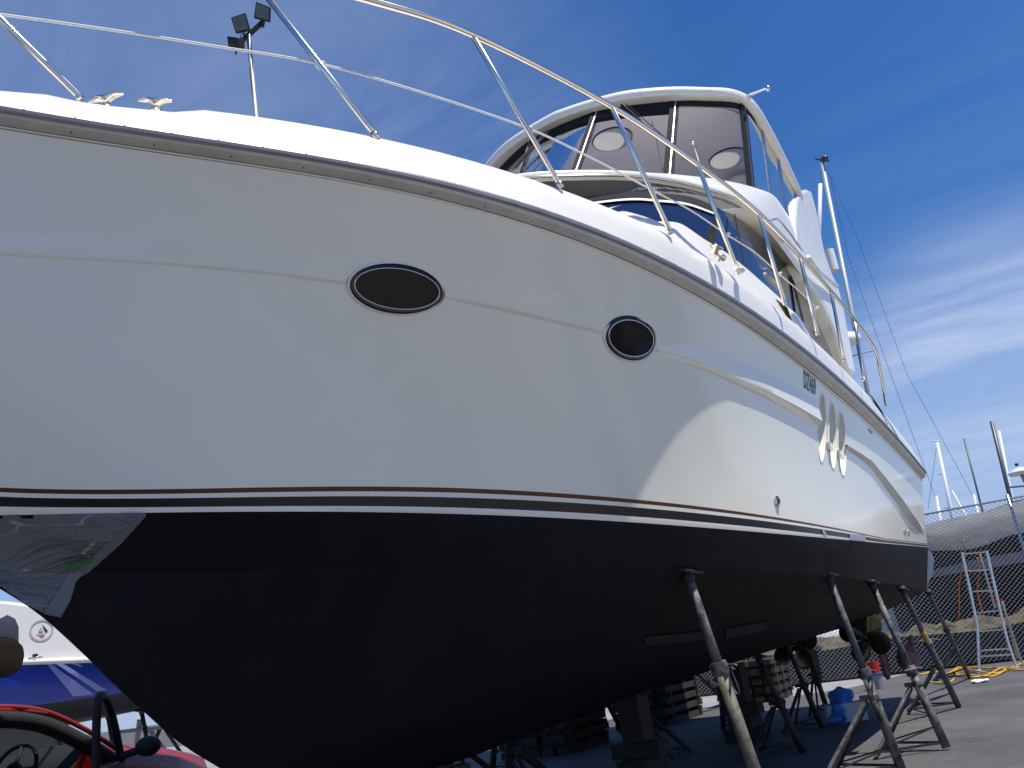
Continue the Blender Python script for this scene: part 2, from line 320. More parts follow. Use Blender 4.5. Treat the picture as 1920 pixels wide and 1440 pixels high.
# ------------------------------------------------------------------ yacht: hull lines
XC = -3.5
Y_ = empty('motor_yacht', (XC, 9, 0))
tag(Y_, 'large white motor yacht with black bottom paint, propped on stands and filling the yard', 'motor yacht')
def fit(pts, n, deg=5, power=1.5, wt=None):
    """smooth rational curve through noisy points (fitted with weights 1/distance, so far points count as much as near ones)"""
    P = np.array([tuple(p) for p in pts], float)
    wv = 1.0 / ((P - np.array(CAMP)) @ np.array(CF)); pxs = np.array([proj(p) for p in pts])
    s = np.r_[0, np.cumsum(np.linalg.norm(np.diff(pxs, axis=0), axis=1))]; s = s / s[-1]
    Q = np.concatenate([P * wv[:, None], wv[:, None]], 1)
    wts = np.ones(len(P)); wts[0] = wts[-1] = 12
    co = [np.polyfit(s, Q[:, i], deg, w=wts) for i in range(4)]
    d = np.linspace(0, 1, 1500); W = np.stack([np.polyval(c, d) for c in co], 1); C_ = W[:, :3] / W[:, 3:]
    l = np.r_[0, np.cumsum(np.linalg.norm(np.diff(C_, axis=0), axis=1))]; l /= l[-1]
    u = np.linspace(0, 1, n) ** power
    o = np.stack([np.interp(u, l, C_[:, i]) for i in range(3)], 1)
    o[0] = P[0]
    return o
NC = 90
rail_px = ((0, 219), (160, 231), (320, 249), (480, 272), (640, 303), (770, 332), (900, 368), (1000, 397), (1100, 431), (1190, 467), (1280, 509), (1356, 554), (1401, 580), (1440, 604), (1480, 635), (1499, 651), (1558, 701), (1600, 738), (1627, 765), (1674, 811), (1712, 851), (1735, 886))
RAIL = fit([(XC, .60, 3.58), (XC + .22, 1.0, 3.6)] + [at(*q, Z=3.6) for q in rail_px[:-1]] + [at(*rail_px[-1], Z=3.6)], NC, 5)
def wl(p): return at(p[0], p[1], **{p[2]: p[3]})
WL = fit([(XC, 1.80, 2.10)] + [wl(p) for p in ((0, 968, 'Z', 2.10), (300, 959, 'Z', 2.10), (640, 960, 'Z', 2.10), (900, 966, 'Z', 2.08), (1200, 981, 'Z', 2.04), (1404, 993, 'X', -1.52), (1521, 1005, 'X', -1.30), (1579, 1013, 'X', -1.22), (1637, 1020, 'X', -1.14), (1690, 1024, 'X', -1.06), (1740, 1026, 'X', -1.0))], NC, 5)
def px_ratio(x, y, X):
    return at(x, y, X=X)
CHINE = fit([(XC, 2.02, 1.92), px_ratio(320, 1072, -3.24), px_ratio(600, 1066, -2.92), px_ratio(850, 1062, -2.55), px_ratio(1060, 1061, -2.22), px_ratio(1285, 1063, -1.86), px_ratio(1400, 1067, -1.62), px_ratio(1530, 1075, -1.40), px_ratio(1608, 1087, -1.28), px_ratio(1681, 1099, -1.20), px_ratio(1738, 1107, -1.14)], NC, 5)
kp = [(XC, 2.02, 1.92), (XC, 2.18, 1.84), (XC, 2.36, 1.73), (XC, 2.58, 1.55), (XC, 2.81, 1.35), (XC, 3.19, 1.07), (XC, 3.75, .84), (XC, 5.12, .745), (XC, 6.42, .79), (XC, 8.55, .88), (XC, 12, .98), (XC, 16.0, 1.14)]
kc = np.array([tuple(p) for p in cr(kp, 10)]); s = np.r_[0, np.cumsum(np.linalg.norm(np.diff(kc, axis=0), axis=1))]; s /= s[-1]
u = np.linspace(0, 1, NC) ** 1.5
KEEL = np.stack([np.interp(u, s, kc[:, i]) for i in range(3)], 1)
TOP = RAIL.copy()                                     # hull joint, tucked in under the rub rail
dR = np.gradient(RAIL, axis=0); nrm = np.stack([dR[:, 1], -dR[:, 0]], 1); nrm /= np.linalg.norm(nrm, axis=1)[:, None]
ins = 0.075 * np.clip(np.linspace(0, 1, NC) * 12, 0, 1)
KR = 0.60 + 0.60 * np.clip((RAIL[:, 1] - 2.0) / 7, 0, 1)          # the vinyl flange gets deeper towards the stern
TOP[:, 0] -= nrm[:, 0] * ins * (.5 + .5 * KR); TOP[:, 1] -= nrm[:, 1] * ins * (.5 + .5 * KR); TOP[:, 2] -= 0.085 * KR
TOP[:, 0] = np.maximum(TOP[:, 0], XC); TOP[0, :2] = (XC, .66)
def topsides(A, B, nr):
    rows = []
    for j in range(nr + 1):
        t = j / nr
        k = KF      # flare: hollow at the bow, straight aft
        R_ = np.empty_like(A); tt = t ** k
        R_[:, 0] = A[:, 0] + (B[:, 0] - A[:, 0]) * tt; R_[:, 1] = A[:, 1] + (B[:, 1] - A[:, 1]) * t; R_[:, 2] = A[:, 2] + (B[:, 2] - A[:, 2]) * t
        rows.append(R_)
    return rows
_s = np.linspace(0, 1, NC) ** 1.5; KF = 1.25 + 1.35 * np.exp(-((_s - .42) / .20) ** 2) + 0.7 * np.exp(-(_s / .22) ** 2)
base = topsides(WL, TOP, 24)
def grid_faces(nr, nc, flip=False):
    f = []
    for r in range(nr - 1):
        for c in range(nc - 1):
            q = (r * nc + c, r * nc + c + 1, (r + 1) * nc + c + 1, (r + 1) * nc + c); f.append(q[::-1] if flip else q)
    return f
def bottom_rows():
    rows = []
    for t in (0, .18, .36, .385, .56, .78, 1.0):
        R_ = KEEL + (CHINE - KEEL) * t
        R_[:, 2] -= 0.10 * math.sin(math.pi * t) * np.clip(np.linspace(0, 1, NC) * 3, 0, 1)
        if t == .385: R_[:, 2] += 0.0; 
        rows.append(R_)
    return rows
low = bottom_rows()
side_low = [CHINE + (WL - CHINE) * t for t in (0.03, .5, 1)]
allrows = low + side_low + base[1:]
V = np.concatenate(allrows); bvh = BVHTree.FromPolygons([Vector(p) for p in V], grid_faces(len(allrows), NC))
def hit(px, py, off=0.0):
    """the spot of the hull side seen there, pushed off along its normal"""
    d = ray(px, py).normalized()
    loc, n, i, t = bvh.ray_cast(CAMP, d, 60)
    if loc is None: loc, n, i, t = bvh.find_nearest(at(px, py, D=10))
    if n.dot(d) > 0: n = -n
    return loc + n * off, n
# stripes: rows of the hull mesh that follow the painted lines
stripe_px = {
 'bb': ((0, 951), (300, 946.5), (640, 949), (900, 956), (1200, 972), (1404, 984.5), (1521, 998), (1579, 1007.5), (1637, 1014.5), (1740, 1021)),
 'bt': ((0, 932), (300, 927.5), (640, 930.5), (900, 938), (1200, 956), (1404, 971.5), (1521, 987), (1579, 996), (1637, 1004), (1740, 1013.5)),
 'nb': ((0, 923), (300, 919), (640, 921.5), (900, 929.5), (1200, 948.5), (1404, 966), (1521, 983), (1579, 992.5), (1637, 1001), (1740, 1011.5)),
 'nt': ((0, 914), (300, 909.5), (640, 912.5), (900, 921), (1200, 942), (1404, 960.5), (1521, 978.5), (1579, 988.5), (1637, 997.5), (1740, 1009)) }
def zoff(key):
    """height of a stripe line over the waterline as a smooth function along the boat"""
    pts = [hit(*q)[0] for q in stripe_px[key]]
    d = []
    for p in pts:
        zw = np.interp(p.y, WL[:, 1], WL[:, 2]); d.append((p.y, p.z - zw))
    d = np.array(d); c = np.polyfit(1 / (d[:, 0] + 1), d[:, 1], 3)
    y = WL[:, 1]; z = np.polyval(c, 1 / (np.clip(y, d[0, 0], d[-1, 0]) + 1)); return np.maximum(z, 0.01)
SZ = [zoff(k) for k in ('bb', 'bt', 'nb', 'nt')]
hgt = TOP[:, 2] - WL[:, 2]
def row_at(frac):
    t = frac; k = KF; R_ = np.empty_like(WL)
    R_[:, 0] = WL[:, 0] + (TOP[:, 0] - WL[:, 0]) * t ** k; R_[:, 1] = WL[:, 1] + (TOP[:, 1] - WL[:, 1]) * t; R_[:, 2] = WL[:, 2] + (TOP[:, 2] - WL[:, 2]) * t; return R_
srows = [row_at(z / hgt) for z in SZ]
f0 = SZ[3] / hgt
up = [row_at(f0 + (1 - f0) * (j / 22)) for j in range(1, 23)]
rows = low + side_low + srows + up
mi = []
nlow = len(low) + len(side_low)
for r in range(len(rows) - 1):
    k = 0 if r < nlow - 1 else {nlow - 1: 1, nlow: 2, nlow + 1: 1, nlow + 2: 3}.get(r, 1)
    mi += [k] * (NC - 1)
V = np.concatenate(rows); Vm = V.copy(); Vm[:, 0] = 2 * XC - Vm[:, 0]
nr = len(rows); F1 = grid_faces(nr, NC); F2 = [tuple(i + len(V) for i in f[::-1]) for f in F1]
tr = [r * NC + NC - 1 for r in range(nr)]; trm = [i + len(V) for i in tr]
FT = [(tr[r], tr[r + 1], trm[r + 1], trm[r]) for r in range(nr - 1)]
mt_ = mi[::NC - 1]
bvh = BVHTree.FromPolygons([Vector(p) for p in V], F1)
hull = mesh('hull', np.concatenate([V, Vm]), F1 + F2 + FT, [ANTI, GEL, BLK, BRN], Y_, True, mi + mi + mt_)
bm = bmesh.new(); bm.from_mesh(hull.data)
bmesh.ops.remove_doubles(bm, verts=bm.verts, dist=0.0005); bmesh.ops.recalc_face_normals(bm, faces=bm.faces)
for e in bm.edges:
    if len(e.link_faces) == 2 and e.calc_face_angle(0) > math.radians(28): e.smooth = False
bm.to_mesh(hull.data); bm.free()

def mirror_pts(pts): return [Vector((2 * XC - p.x, p.y, p.z)) for p in pts]
RV = [Vector(p) for p in RAIL]; NV = [Vector((a, b, 0)) for a, b in nrm]
# ---- rub rail: steel strip outboard, vinyl flange beneath it
def sweep(prof, name, m, side=1, smooth=True):
    rings = []
    for p, n, kr in zip(RV, NV, KR):
        ring = []
        for a, b in prof:
            if b < -.021: b *= kr; a *= (.5 + .5 * kr)
            q = p + n * a + Vector((0, 0, b * (.5 + .5 * kr)))
            if q.x < XC: q.x = XC
            if side < 0: q = Vector((2 * XC - q.x, q.y, q.z))
            ring.append(q)
        rings.append(ring)
    return MB().loft(rings).build(name, m, Y_, auto=35)
for sd_ in (1, -1):
    sweep([(.004 + .020 * math.cos(a), .020 * math.sin(a)) for a in np.linspace(-math.pi, math.pi, 9)[:-1]], 'rub_strip', STRIP, sd_)
    sweep([(-.05, .018), (.000, .018), (-.002, -.024), (-.012, -.052), (-.062, -.078), (-.078, -.072)], 'rub_rail', FLANGE, sd_)
    sweep([(-.076 + .010 * math.cos(a), -.088 + .010 * math.sin(a)) for a in np.linspace(-math.pi, math.pi, 7)[:-1]], 'joint_bead', GEL, sd_)
def screws(name, step, off, dz, m, n_max):
    acc = 0; nxt = .3; me = None; c = 0
    for i in range(1, NC):
        sg = (RV[i] - RV[i - 1]).length
        while acc + sg > nxt and c < n_max:
            p = RV[i - 1].lerp(RV[i], (nxt - acc) / sg) + NV[i] * off * (1 if dz > 0 else .5 + .5 * KR[i]) + Vector((0, 0, dz * (1 if dz > 0 else KR[i] * (.5 + .5 * KR[i])))); nxt += step * (1 + c * .012); c += 1
            if me is None:
                o = ico(MB(), (0, 0, 0), .0045, 1).build(name, m, None, True); me = o.data
            else: o = bpy.data.objects.new(name, me); COL.objects.link(o)
            o.location = p; o.parent = Y_; o.matrix_parent_inverse = parent_world(Y_).inverted()
        acc += sg
screws('strip_screw', .17, .024, .002, STEEL, 45)
screws('flange_screw', .30, -.040, -.066, DARKV, 30)

# ---- deck moulding
dk_px = ((0, 172), (60, 173), (110, 175), (200, 188), (270, 196), (340, 205), (400, 208), (520, 224), (640, 243), (760, 268), (900, 305), (1020, 345), (1150, 398), (1270, 450), (1385, 510), (1460, 560), (1530, 620), (1583, 675), (1620, 713), (1662, 760), (1700, 808))
DE = fit([(XC, .80, 3.86)] + [at(*q, Z=3.86) for q in dk_px] + [(-.80, 16.4, 3.82)], NC, 5)
DE[:, 0] = np.minimum(DE[:, 0], RAIL[:, 0] - 0.03); DE[:, 0] = np.maximum(DE[:, 0], XC)
# mooring recess: the edge dips between the two raised ends
for i in range(NC):
    px, py = proj(DE[i]) if DE[i, 1] > .9 else (-999, 0)
    if 118 < px < 372:
        k = min((px - 118) / 45, (372 - px) / 30, 1); k = k * k * (3 - 2 * k); DE[i, 2] -= 0.030 * k
# columns for this part are resampled finely near the recess
def resamp(A, U): 
    s_ = np.linspace(0, 1, NC); return np.stack([np.interp(U, s_, A[:, i]) for i in range(3)], 1)
for sd_ in (1, -1):
    R0 = RAIL.copy(); R0[:, 2] += .012; R0[:, 0] -= nrm[:, 0] * .004
    d_ = DE - R0; mid = R0 + d_ * .55; mid[:, 0] += nrm[:, 0] * .02; mid2 = R0 + d_ * .9; mid2[:, 0] += nrm[:, 0] * .012
    inn = DE.copy(); inn[:, 0] -= .03; inn[:, 2] += .004; inn2 = DE.copy(); inn2[:, 0] -= .10; inn2[:, 2] -= .05; inn3 = DE.copy(); inn3[:, 0] = XC; inn3[:, 2] -= .05
    rr = [R0, mid, mid2, DE, inn, inn2, inn3]
    for r in rr: r[:, 0] = np.maximum(r[:, 0], XC)
    VV = np.concatenate(rr)
    if sd_ < 0: VV = VV.copy(); VV[:, 0] = 2 * XC - VV[:, 0]
    o = mesh('deck_moulding', VV, grid_faces(len(rr), NC, sd_ < 0), DECK, Y_, True)
    bm = bmesh.new(); bm.from_mesh(o.data); bmesh.ops.recalc_face_normals(bm, faces=bm.faces)
    bm.to_mesh(o.data); bm.free()

# ---- hardware on the hull side
def loop(c, a, b, rot=0, n=48, off=0.0, sk=0):
    o = []
    for k in range(n):
        t = 2 * math.pi * k / n; x = a * math.cos(t); y = b * math.sin(t) + sk * x; r = math.radians(rot)
        o.append(hit(c[0] + x * math.cos(r) - y * math.sin(r), c[1] + x * math.sin(r) + y * math.cos(r), off)[0])
    return o
def disc(mb, lp, c):
    n = len(lp); return mb.add(lp + [c], [(k, (k + 1) % n, n) for k in range(n)])
def bridge(mb, A, B):
    n = len(A); return mb.add(A + B, [(k, (k + 1) % n, n + (k + 1) % n, n + k) for k in range(n)])
def porthole(c, a, b, rot, c2, a2, b2, rot2, bev):
    root = MB()
    A = loop(c, a, b, rot, off=-.001); A1 = loop(c, a * .975, b * .965, rot, off=.009); A2 = loop(c, a * .94, b * .92, rot, off=.012); A3 = loop(c2, a2 * 1.06, b2 * 1.09, rot2, off=.004)
    for p, q in ((A, A1), (A1, A2), (A2, A3)): bridge(root, p, q)
    o = root.build('porthole', GEL, Y_, True)
    m = MB(); B0 = loop(c2, a2 * 1.07, b2 * 1.10, rot2, off=.005); B1 = loop(c2, a2 * 1.0, b2 * 1.0, rot2, off=.014); B2 = loop(c2, a2 * .90, b2 * .84, rot2, off=.012)
    bridge(m, B0, B1); bridge(m, B1, B2); m.build('gasket', RUB_GLOSS, o, True)
    m = MB(); m.tube(loop(c2, a2 * .93, b2 * .88, rot2, off=.014), bev, 8, closed=True); m.build('chrome_ring', CHROME, o, True)
    m = MB(); G = loop(c2, a2 * .93, b2 * .88, rot2, off=.009); disc(m, G, hit(*c2, .010)[0]); m.build('glass', PGLASS, o, True)
RUB_GLOSS = mat('black gasket', (0.006, 0.006, 0.008), 0.18)
porthole((741, 541), 93, 51, 6, (742, 541), 86, 43, 7, .0030)
porthole((1182, 636), 53, 43, 14, (1180, 634), 46, 38, 18, .0042)

def ledge(path, wpx, up, d, name='hull_ledge', start=False):
    pts = []
    for i in range(len(path) - 1):
        n = max(2, int(math.hypot(path[i + 1][0] - path[i][0], path[i + 1][1] - path[i][1]) / 10))
        for k in range(n): t = k / n; pts.append((path[i][0] * (1 - t) + path[i + 1][0] * t, path[i][1] * (1 - t) + path[i + 1][1] * t))
    pts.append(path[-1]); m = len(pts); rings = []
    for j, (x, y) in enumerate(pts):
        t = j / (m - 1); dd = d[0] + (d[1] - d[0]) * t; wv = wpx[0] + (wpx[1] - wpx[0]) * t; uv = up[0] + (up[1] - up[0]) * t
        if start: k_ = min(1, t * 5); uv *= .15 + .85 * k_; dd *= .4 + .6 * k_
        if name == 'swoosh_ledge': dd *= min(1, (1 - t) * 5 + .05)
        rings.append([hit(x, y - uv, -.001)[0], hit(x, y - uv * .4, dd * .55)[0], hit(x, y - 1, dd)[0], hit(x, y + 1, dd * .92)[0], hit(x, y + wv, -.002)[0]])
    MB().loft(rings, closed=False).build(name, GEL, Y_, auto=30)
ledge([(0, 474), (300, 491), (500, 509), (648, 528)], (7, 7), (46, 46), (.008, .008))
ledge([(833, 555), (950, 578), (1050, 601), (1132, 620)], (8, 9), (46, 60), (.009, .014), start=True)
ledge([(1232, 655), (1330, 690), (1430, 733), (1490, 765), (1533, 791)], (9, 13), (36, 40), (.010, .045), start=True)
ledge([(1584, 836), (1607, 850), (1630, 867), (1658, 903), (1686, 940), (1702, 965), (1720, 984), (1732, 994)], (6, 12), (5, 9), (.03, .07), 'swoosh_ledge')
hb = bmesh.new(); hb.from_mesh(hull.data)          # close the top of the hull so that pockets can be cut into it
bnd = [e for e in hb.edges if e.is_boundary]; bmesh.ops.holes_fill(hb, edges=bnd, sides=0); bmesh.ops.recalc_face_normals(hb, faces=hb.faces); hb.to_mesh(hull.data); hb.free()
def vent(x, yt, yb, wd, lean):
    n = 40; cx, cy, b = x, (yt + yb) / 2, (yb - yt) / 2
    def lp(s_, off_t, off_b):
        o = []
        for k in range(n):
            t = 2 * math.pi * k / n; dy_ = math.sin(t); f = (dy_ * s_ + 1) / 2; px = cx + wd * s_ * math.cos(t) + lean * dy_ * s_; py = cy + b * s_ * dy_
            o.append(hit(px, py, off_t * (1 - f) + off_b * f)[0])
        return o
    m = MB(); m.loft([lp(1.0, .08, .08), lp(1.0, .0, .0), lp(.93, -.12, -.03), lp(.80, -.15, -.035)]); m.m = 0
    c_o = m.build('cutter', [ANTI, GEL, BLK, BRN]); 
    for p in c_o.data.polygons: p.material_index = 1
    md = hull.modifiers.new('cut', 'BOOLEAN'); md.operation = 'DIFFERENCE'; md.object = c_o; md.solver = 'EXACT'
    bpy.context.view_layer.update()
    me_ = bpy.data.meshes.new_from_object(hull.evaluated_get(bpy.context.evaluated_depsgraph_get())); hull.modifiers.clear(); hull.data = me_; bpy.data.objects.remove(c_o)
    m = MB(); A = lp(1.02, .0, .0); B = lp(1.02, .006, .006); C = lp(.97, .006, .006); D = lp(.955, -.01, -.01)
    for p, q in ((A, B), (B, C), (C, D)): bridge(m, p, q)
    m.build('vent_rim', GEL, Y_, auto=50)
vent(1541, 737, 867, 7.2, -1); vent(1561, 754, 880, 7.0, 1); vent(1578.5, 771, 893, 7.2, 2)
hb = bmesh.new(); hb.from_mesh(hull.data)
for f in hb.faces: f.smooth = True
for e in hb.edges:
    e.smooth = not (len(e.link_faces) == 2 and e.calc_face_angle(0) > math.radians(24))
hb.to_mesh(hull.data); hb.free()
for (x0, y0, x1, y1) in ((1549, 829, 1555, 833), (1568, 844, 1575, 849)):
    P0, n0 = hit(x0, y0, .0); P1, _ = hit(x1, y1, .0); m = MB(); m.prism([P0, P1, P1 + Vector((0, 0, -.07)), P0 + Vector((0, 0, -.07))], n0 * .03)
    m.build('vent_step', DECK, Y_)
# registration letters
def lettering(txt, quad, name, m_, bold=True):
    cu = bpy.data.curves.new('t', 'FONT'); cu.body = txt; cu.size = 1; cu.space_character = 1.06; cu.resolution_u = 3
    if bold: cu.offset = 0.022
    to = bpy.data.objects.new('t', cu); COL.objects.link(to); dg = bpy.context.evaluated_depsgraph_get(); me = bpy.data.meshes.new_from_object(to.evaluated_get(dg))
    bm = bmesh.new(); bm.from_mesh(me); bmesh.ops.triangulate(bm, faces=bm.faces); bmesh.ops.subdivide_edges(bm, edges=[e for e in bm.edges if e.calc_length() > .3], cuts=2)
    vs_ = [v.co.copy() for v in bm.verts]; fs = [tuple(v.index for v in f.verts) for f in bm.faces]; bm.free(); bpy.data.objects.remove(to)
    x0 = min(v.x for v in vs_); x1 = max(v.x for v in vs_); y0 = min(v.y for v in vs_); y1 = max(v.y for v in vs_); o = []
    for v in vs_:
        a = (v.x - x0) / (x1 - x0); b = (v.y - y0) / (y1 - y0); TL, TR, BR, BL = quad
        x = (TL[0] * (1 - a) + TR[0] * a) * b + (BL[0] * (1 - a) + BR[0] * a) * (1 - b); y = (TL[1] * (1 - a) + TR[1] * a) * b + (BL[1] * (1 - a) + BR[1] * a) * (1 - b)
        o.append(hit(x, y, .004)[0])
    return mesh(name, o, fs, m_, Y_)
LETT = mat('navy lettering', (0.02, 0.035, 0.09), 0.35)
lettering('DZ469', ((1506.5, 693), (1529.0, 711), (1529.5, 743), (1507, 728)), 'registration_number', LETT)
lettering('M 380', ((1628, 802), (1635.5, 809), (1635.8, 815), (1628.2, 808.5)), 'model_number', LETT)
for q in (((1205, 1192), (1332, 1180), (1333, 1196), (1211, 1208)), ((1357, 1177), (1437, 1163), (1438, 1179), (1362, 1196))):
    V_ = []; n_ = 12
    for i in range(n_ + 1):
        t = i / n_
        for a, b in ((q[0], q[1]), (q[3], q[2])): V_.append(hit(a[0] * (1 - t) + b[0] * t, a[1] * (1 - t) + b[1] * t, .012)[0])
    MB().add(V_, [(2 * i, 2 * i + 1, 2 * i + 3, 2 * i + 2) for i in range(n_)]).build('lit_strake', ANTIG, Y_)  # flat strips; light on the strakes is put in as a paler colour
# through-hull fittings
for (x, y, r) in ((1455, 940, .042), (1695, 997, .045), (1702, 999, .045)):
    p, n = hit(x, y); R = n.to_track_quat('Z', 'Y').to_matrix(); o = MB().lathe([(r * .6, 0), (r, .004), (r * 1.02, .014), (r * .8, .022), (r * .5, .020)], p, 24, R).build('through_hull', CHROME, Y_, auto=50)
    MB().lathe([(r * .5, .019), (r * .5, .023)], p, 20, R).build('outlet', RUB, o)
# small fairlead on the moulding
dbvh_o = [o for o in Y_.children if o.name.startswith('deck_moulding')][0]
dbm = bmesh.new(); dbm.from_mesh(dbvh_o.data); dbvh = BVHTree.FromBMesh(dbm)
def dhit(x, y, off=0):
    loc, n, i, t = dbvh.ray_cast(CAMP, ray(x, y).normalized(), 60)
    if loc is None: return at(x, y, Z=3.85), Vector((0.5, 0, .8))
    if n.dot(ray(x, y)) > 0: n = -n
    return loc + n * off, n
p, n = dhit(1349, 491); m = MB(); ico(m, p + n * .03, .04, 2, (1, 1.3, .7)); m.lathe([(.03, 0), (.02, .04), (.05, .05), (.05, .06)], p + Vector((0, -.13, .01)), 14, n.to_track_quat('Z', 'Y').to_matrix()); m.build('fairlead', STEEL, Y_, True)
m = MB(); ico(m, dhit(1388, 507, .008)[0], .035, 2, (1, 1.6, .4)); m.build('stanchion_base', DECK, Y_, True)

# mooring cleats in the recess
def cleat(px, py, tilt, half):
    c = at(px, py, Z=3.86); A = MB(); ax = Vector((.86, .5, 0)).normalized(); ay = Vector((-ax.y, ax.x, 0))
    rings = []
    for i in range(15):
        t = -1 + 2 * i / 14; w_ = (1 - abs(t) ** 1.7) ; xw = half * t
        top = .056 + .010 * (1 - abs(t)) ; bot = .046 - .036 * max(0, 1 - abs(t) / .55) ** 1.4; hw = .006 + .022 * w_
        o_ = c + ax * (xw + tilt * half * .25 * 0) + Vector((0, 0, tilt * t * .012))
        rings.append([o_ + ay * (hw * math.cos(a)) + Vector((0, 0, (top + bot) / 2 + (top - bot) / 2 * math.sin(a))) for a in np.linspace(0, 2 * math.pi, 13)[:-1]])
    A.loft(rings); A.lathe([(.030, -.012), (.028, .0), (.016, .008), (.014, .03)], c, 16)
    A.build('mooring_cleat', STEEL, Y_, auto=60)
cleat(199, 201, 1, .078); cleat(291, 207, -1, .076)

# ---- guard rail: stanchions, top rail, white line
SB = [(707, 257), (1052, 350), (1258, 437), (1385, 512), (1472, 570), (1533, 627), (1583, 677), (1620, 713), (1662, 762)]
STP = [None, (885, 65), (1147, 200), (1308, 308), (1423, 400), (1500, 480), (1558, 545), (1602, 598), (1643, 660)]
bases = [at(*q, Z=3.86) for q in SB]; tops = [at(*q, Z=4.56) if q else None for q in STP]
tops[0] = at(455, -64, Z=4.70)
tr0 = [at(690, 0, Z=4.62), at(560, -40, Z=4.66)]
railp = [Vector((-3.5, -.15, 4.80)), Vector((-3.15, .25, 4.79)), Vector((-2.95, 1.2, 4.76)), tops[0], at(690, 0, Z=4.60)] + tops[1:8] + [at(1625, 629, Z=4.55)]
endc = [at(1643, 660, Z=4.49), at(1650, 693, Z=4.30), at(1657, 730, Z=4.08), bases[8]]
rp = cr(railp + endc, 10)
Rl = MB().tube(rp, .019, 12).build('guard_rail', STEEL, Y_, True)
MB().tube(mirror_pts(rp), .0155, 10).build('guard_rail', STEEL, Y_, True)
s0 = at(145, 185, Z=3.87); m = MB(); m.tube(cr([s0, at(140, 172, Z=3.90), at(0, 35, Z=4.22), at(-110, -90, Z=4.62)], 8), .0175, 12); m.build('stanchion', STEEL, Y_, True)
for b, t in zip(bases[:8], tops[:8]):
    k = b.lerp(t, .08)
    o = MB().tube([b, k, t], .0165, 12).build('stanchion', STEEL, Y_, True)
    MB().tube([b + Vector((0, 0, -.01)), b + (t - b).normalized() * .03], .019, 12).build('socket', STEEL, o, True)
    MB().tube(mirror_pts([b, t]), .0125, 8).build('stanchion', STEEL, Y_, True)
lp_ = [(-160, 8), (0, 27), (200, 55), (400, 86), (597, 119), (790, 173), (988, 240), (1110, 297), (1222, 356), (1295, 394), (1362, 439), (1415, 473), (1460, 513), (1500, 547), (1530, 577)]
def on_line(px, py):
    """height of the life line: between the stanchion feet and the rail"""
    return at(px, py, Z=4.24 + .10 * max(0, (300 - px) / 400))
line = [on_line(*q) for q in lp_]
MB().tube(cr(line, 6), .0062, 8).build('life_line', ROPE, Y_, True)
for q in ((599, 120), (990, 241), (1224, 357), (1363, 439), (1461, 513), (1531, 577)):
    c = on_line(*q); m = MB()
    for a in range(3):
        m.tube([c + Vector((math.cos(t) * .020, math.sin(t) * .020 + a * .008, math.sin(t + a) * .012)) for t in np.linspace(0, 6.283, 11)[:-1]], .004, 6, closed=True)
    m.tube([c, c + Vector((.012, .03, .012)), c + Vector((.0, .055, -.005))], .004, 6)
    m.build('line_knot', ROPE, Y_, True)

# ---- inner coaming beside the foredeck
T = [at(*q, X=X) for q, X in (((1165, 396), -1.62), ((1222, 414), -1.50), ((1250, 415), -1.52), ((1280, 421), -1.55), ((1320, 448), -1.52), ((1365, 476), -1.45), ((1419, 520), -1.35), ((1450, 556), -1.2), ((1473, 574), -1.14))]
T = cr([Vector((T[0].x - .05, T[0].y - .45, 3.83))] + T + [Vector((T[-1].x - .03, T[-1].y + .6, T[-1].z - .10)), Vector((T[-1].x - .05, T[-1].y + 1.4, 3.90)), Vector((T[-1].x - .06, T[-1].y + 2.2, 3.80)), Vector((T[-1].x - .06, T[-1].y + 2.8, 3.72))], 5); rings = []
for i, p in enumerate(T):
    xo = np.interp(p.y, DE[:, 1], DE[:, 0]) - .06
    b = Vector((max(xo, p.x + .06), p.y, 3.84)); rings.append([b, b.lerp(p, .6) + Vector((.05, 0, .03)), p, p + Vector((-.12, 0, .02)), p + Vector((-.30, 0, -.05)), Vector((p.x - .7, p.y, 3.74))])
MB().loft(rings, closed=False).build('coaming', DECK, Y_, auto=50)
MB().prism([Vector((x, y, 3.72)) for x, y in ((-2.3, 5.3), (-1.7, 7), (-1.45, 13), (-5.55, 13), (-5.55, 7), (-4.7, 5.3))], (0, 0, .12)).build('foredeck', DECK, Y_)

# ---- saloon: dark windscreen and side glass under the flybridge
wt = [Vector((XC, 7.05, 5.62)), Vector((-2.9, 7.25, 5.60)), at(1180, 361, Z=5.60), at(1250, 364, Z=5.58), at(1300, 371, Z=5.55), at(1350, 392, X=-1.52)]
wt = cr(wt, 6); wtm = mirror_pts(wt)[::-1][:-1]; WT = wtm + wt
WB = [Vector((XC + (p.x - XC) * 1.0, p.y - 1.55, 4.10)) for p in WT]
WM = [a.lerp(b, .5) + Vector((0, -.06, .04)) for a, b in zip(WT, WB)]
MB().loft([WT, WM, WB], closed=False).build('windscreen', DGLASS, Y_, True)
o1 = [a.lerp(b, .13) + Vector((0, -.05, .02)) for a, b in zip(WT, WB)]; o2 = [a.lerp(b, .165) + Vector((0, -.05, .02)) for a, b in zip(WT, WB)]
MB().loft([o1, o2], closed=False).build('windscreen_trim', DECK, Y_, True)
MB().loft([[p + Vector((0, -.015, 0)) for p in WT], [p + Vector((0, -.012, .0)) for p in o1]], closed=False).build('windscreen_header', FRAME, Y_, True)
si = [at(1350, 392, X=-1.52), at(1394, 416, X=-1.48), at(1439, 454, X=-1.47), at(1481, 505, X=-1.47), at(1513, 541, X=-1.47), at(1560, 640, X=-1.47)]
st = cr(si, 5)
for sgn in (1, -1):
    top = st if sgn > 0 else mirror_pts(st)
    bot = [Vector((p.x + (.12 if sgn > 0 else -.12) * min(1, i / 6), p.y - 1.5 * max(0, 1 - i / 12), 3.9)) for i, p in enumerate(top)]
    MB().loft([top, bot], closed=False).build('side_window', DGLASS, Y_, True)
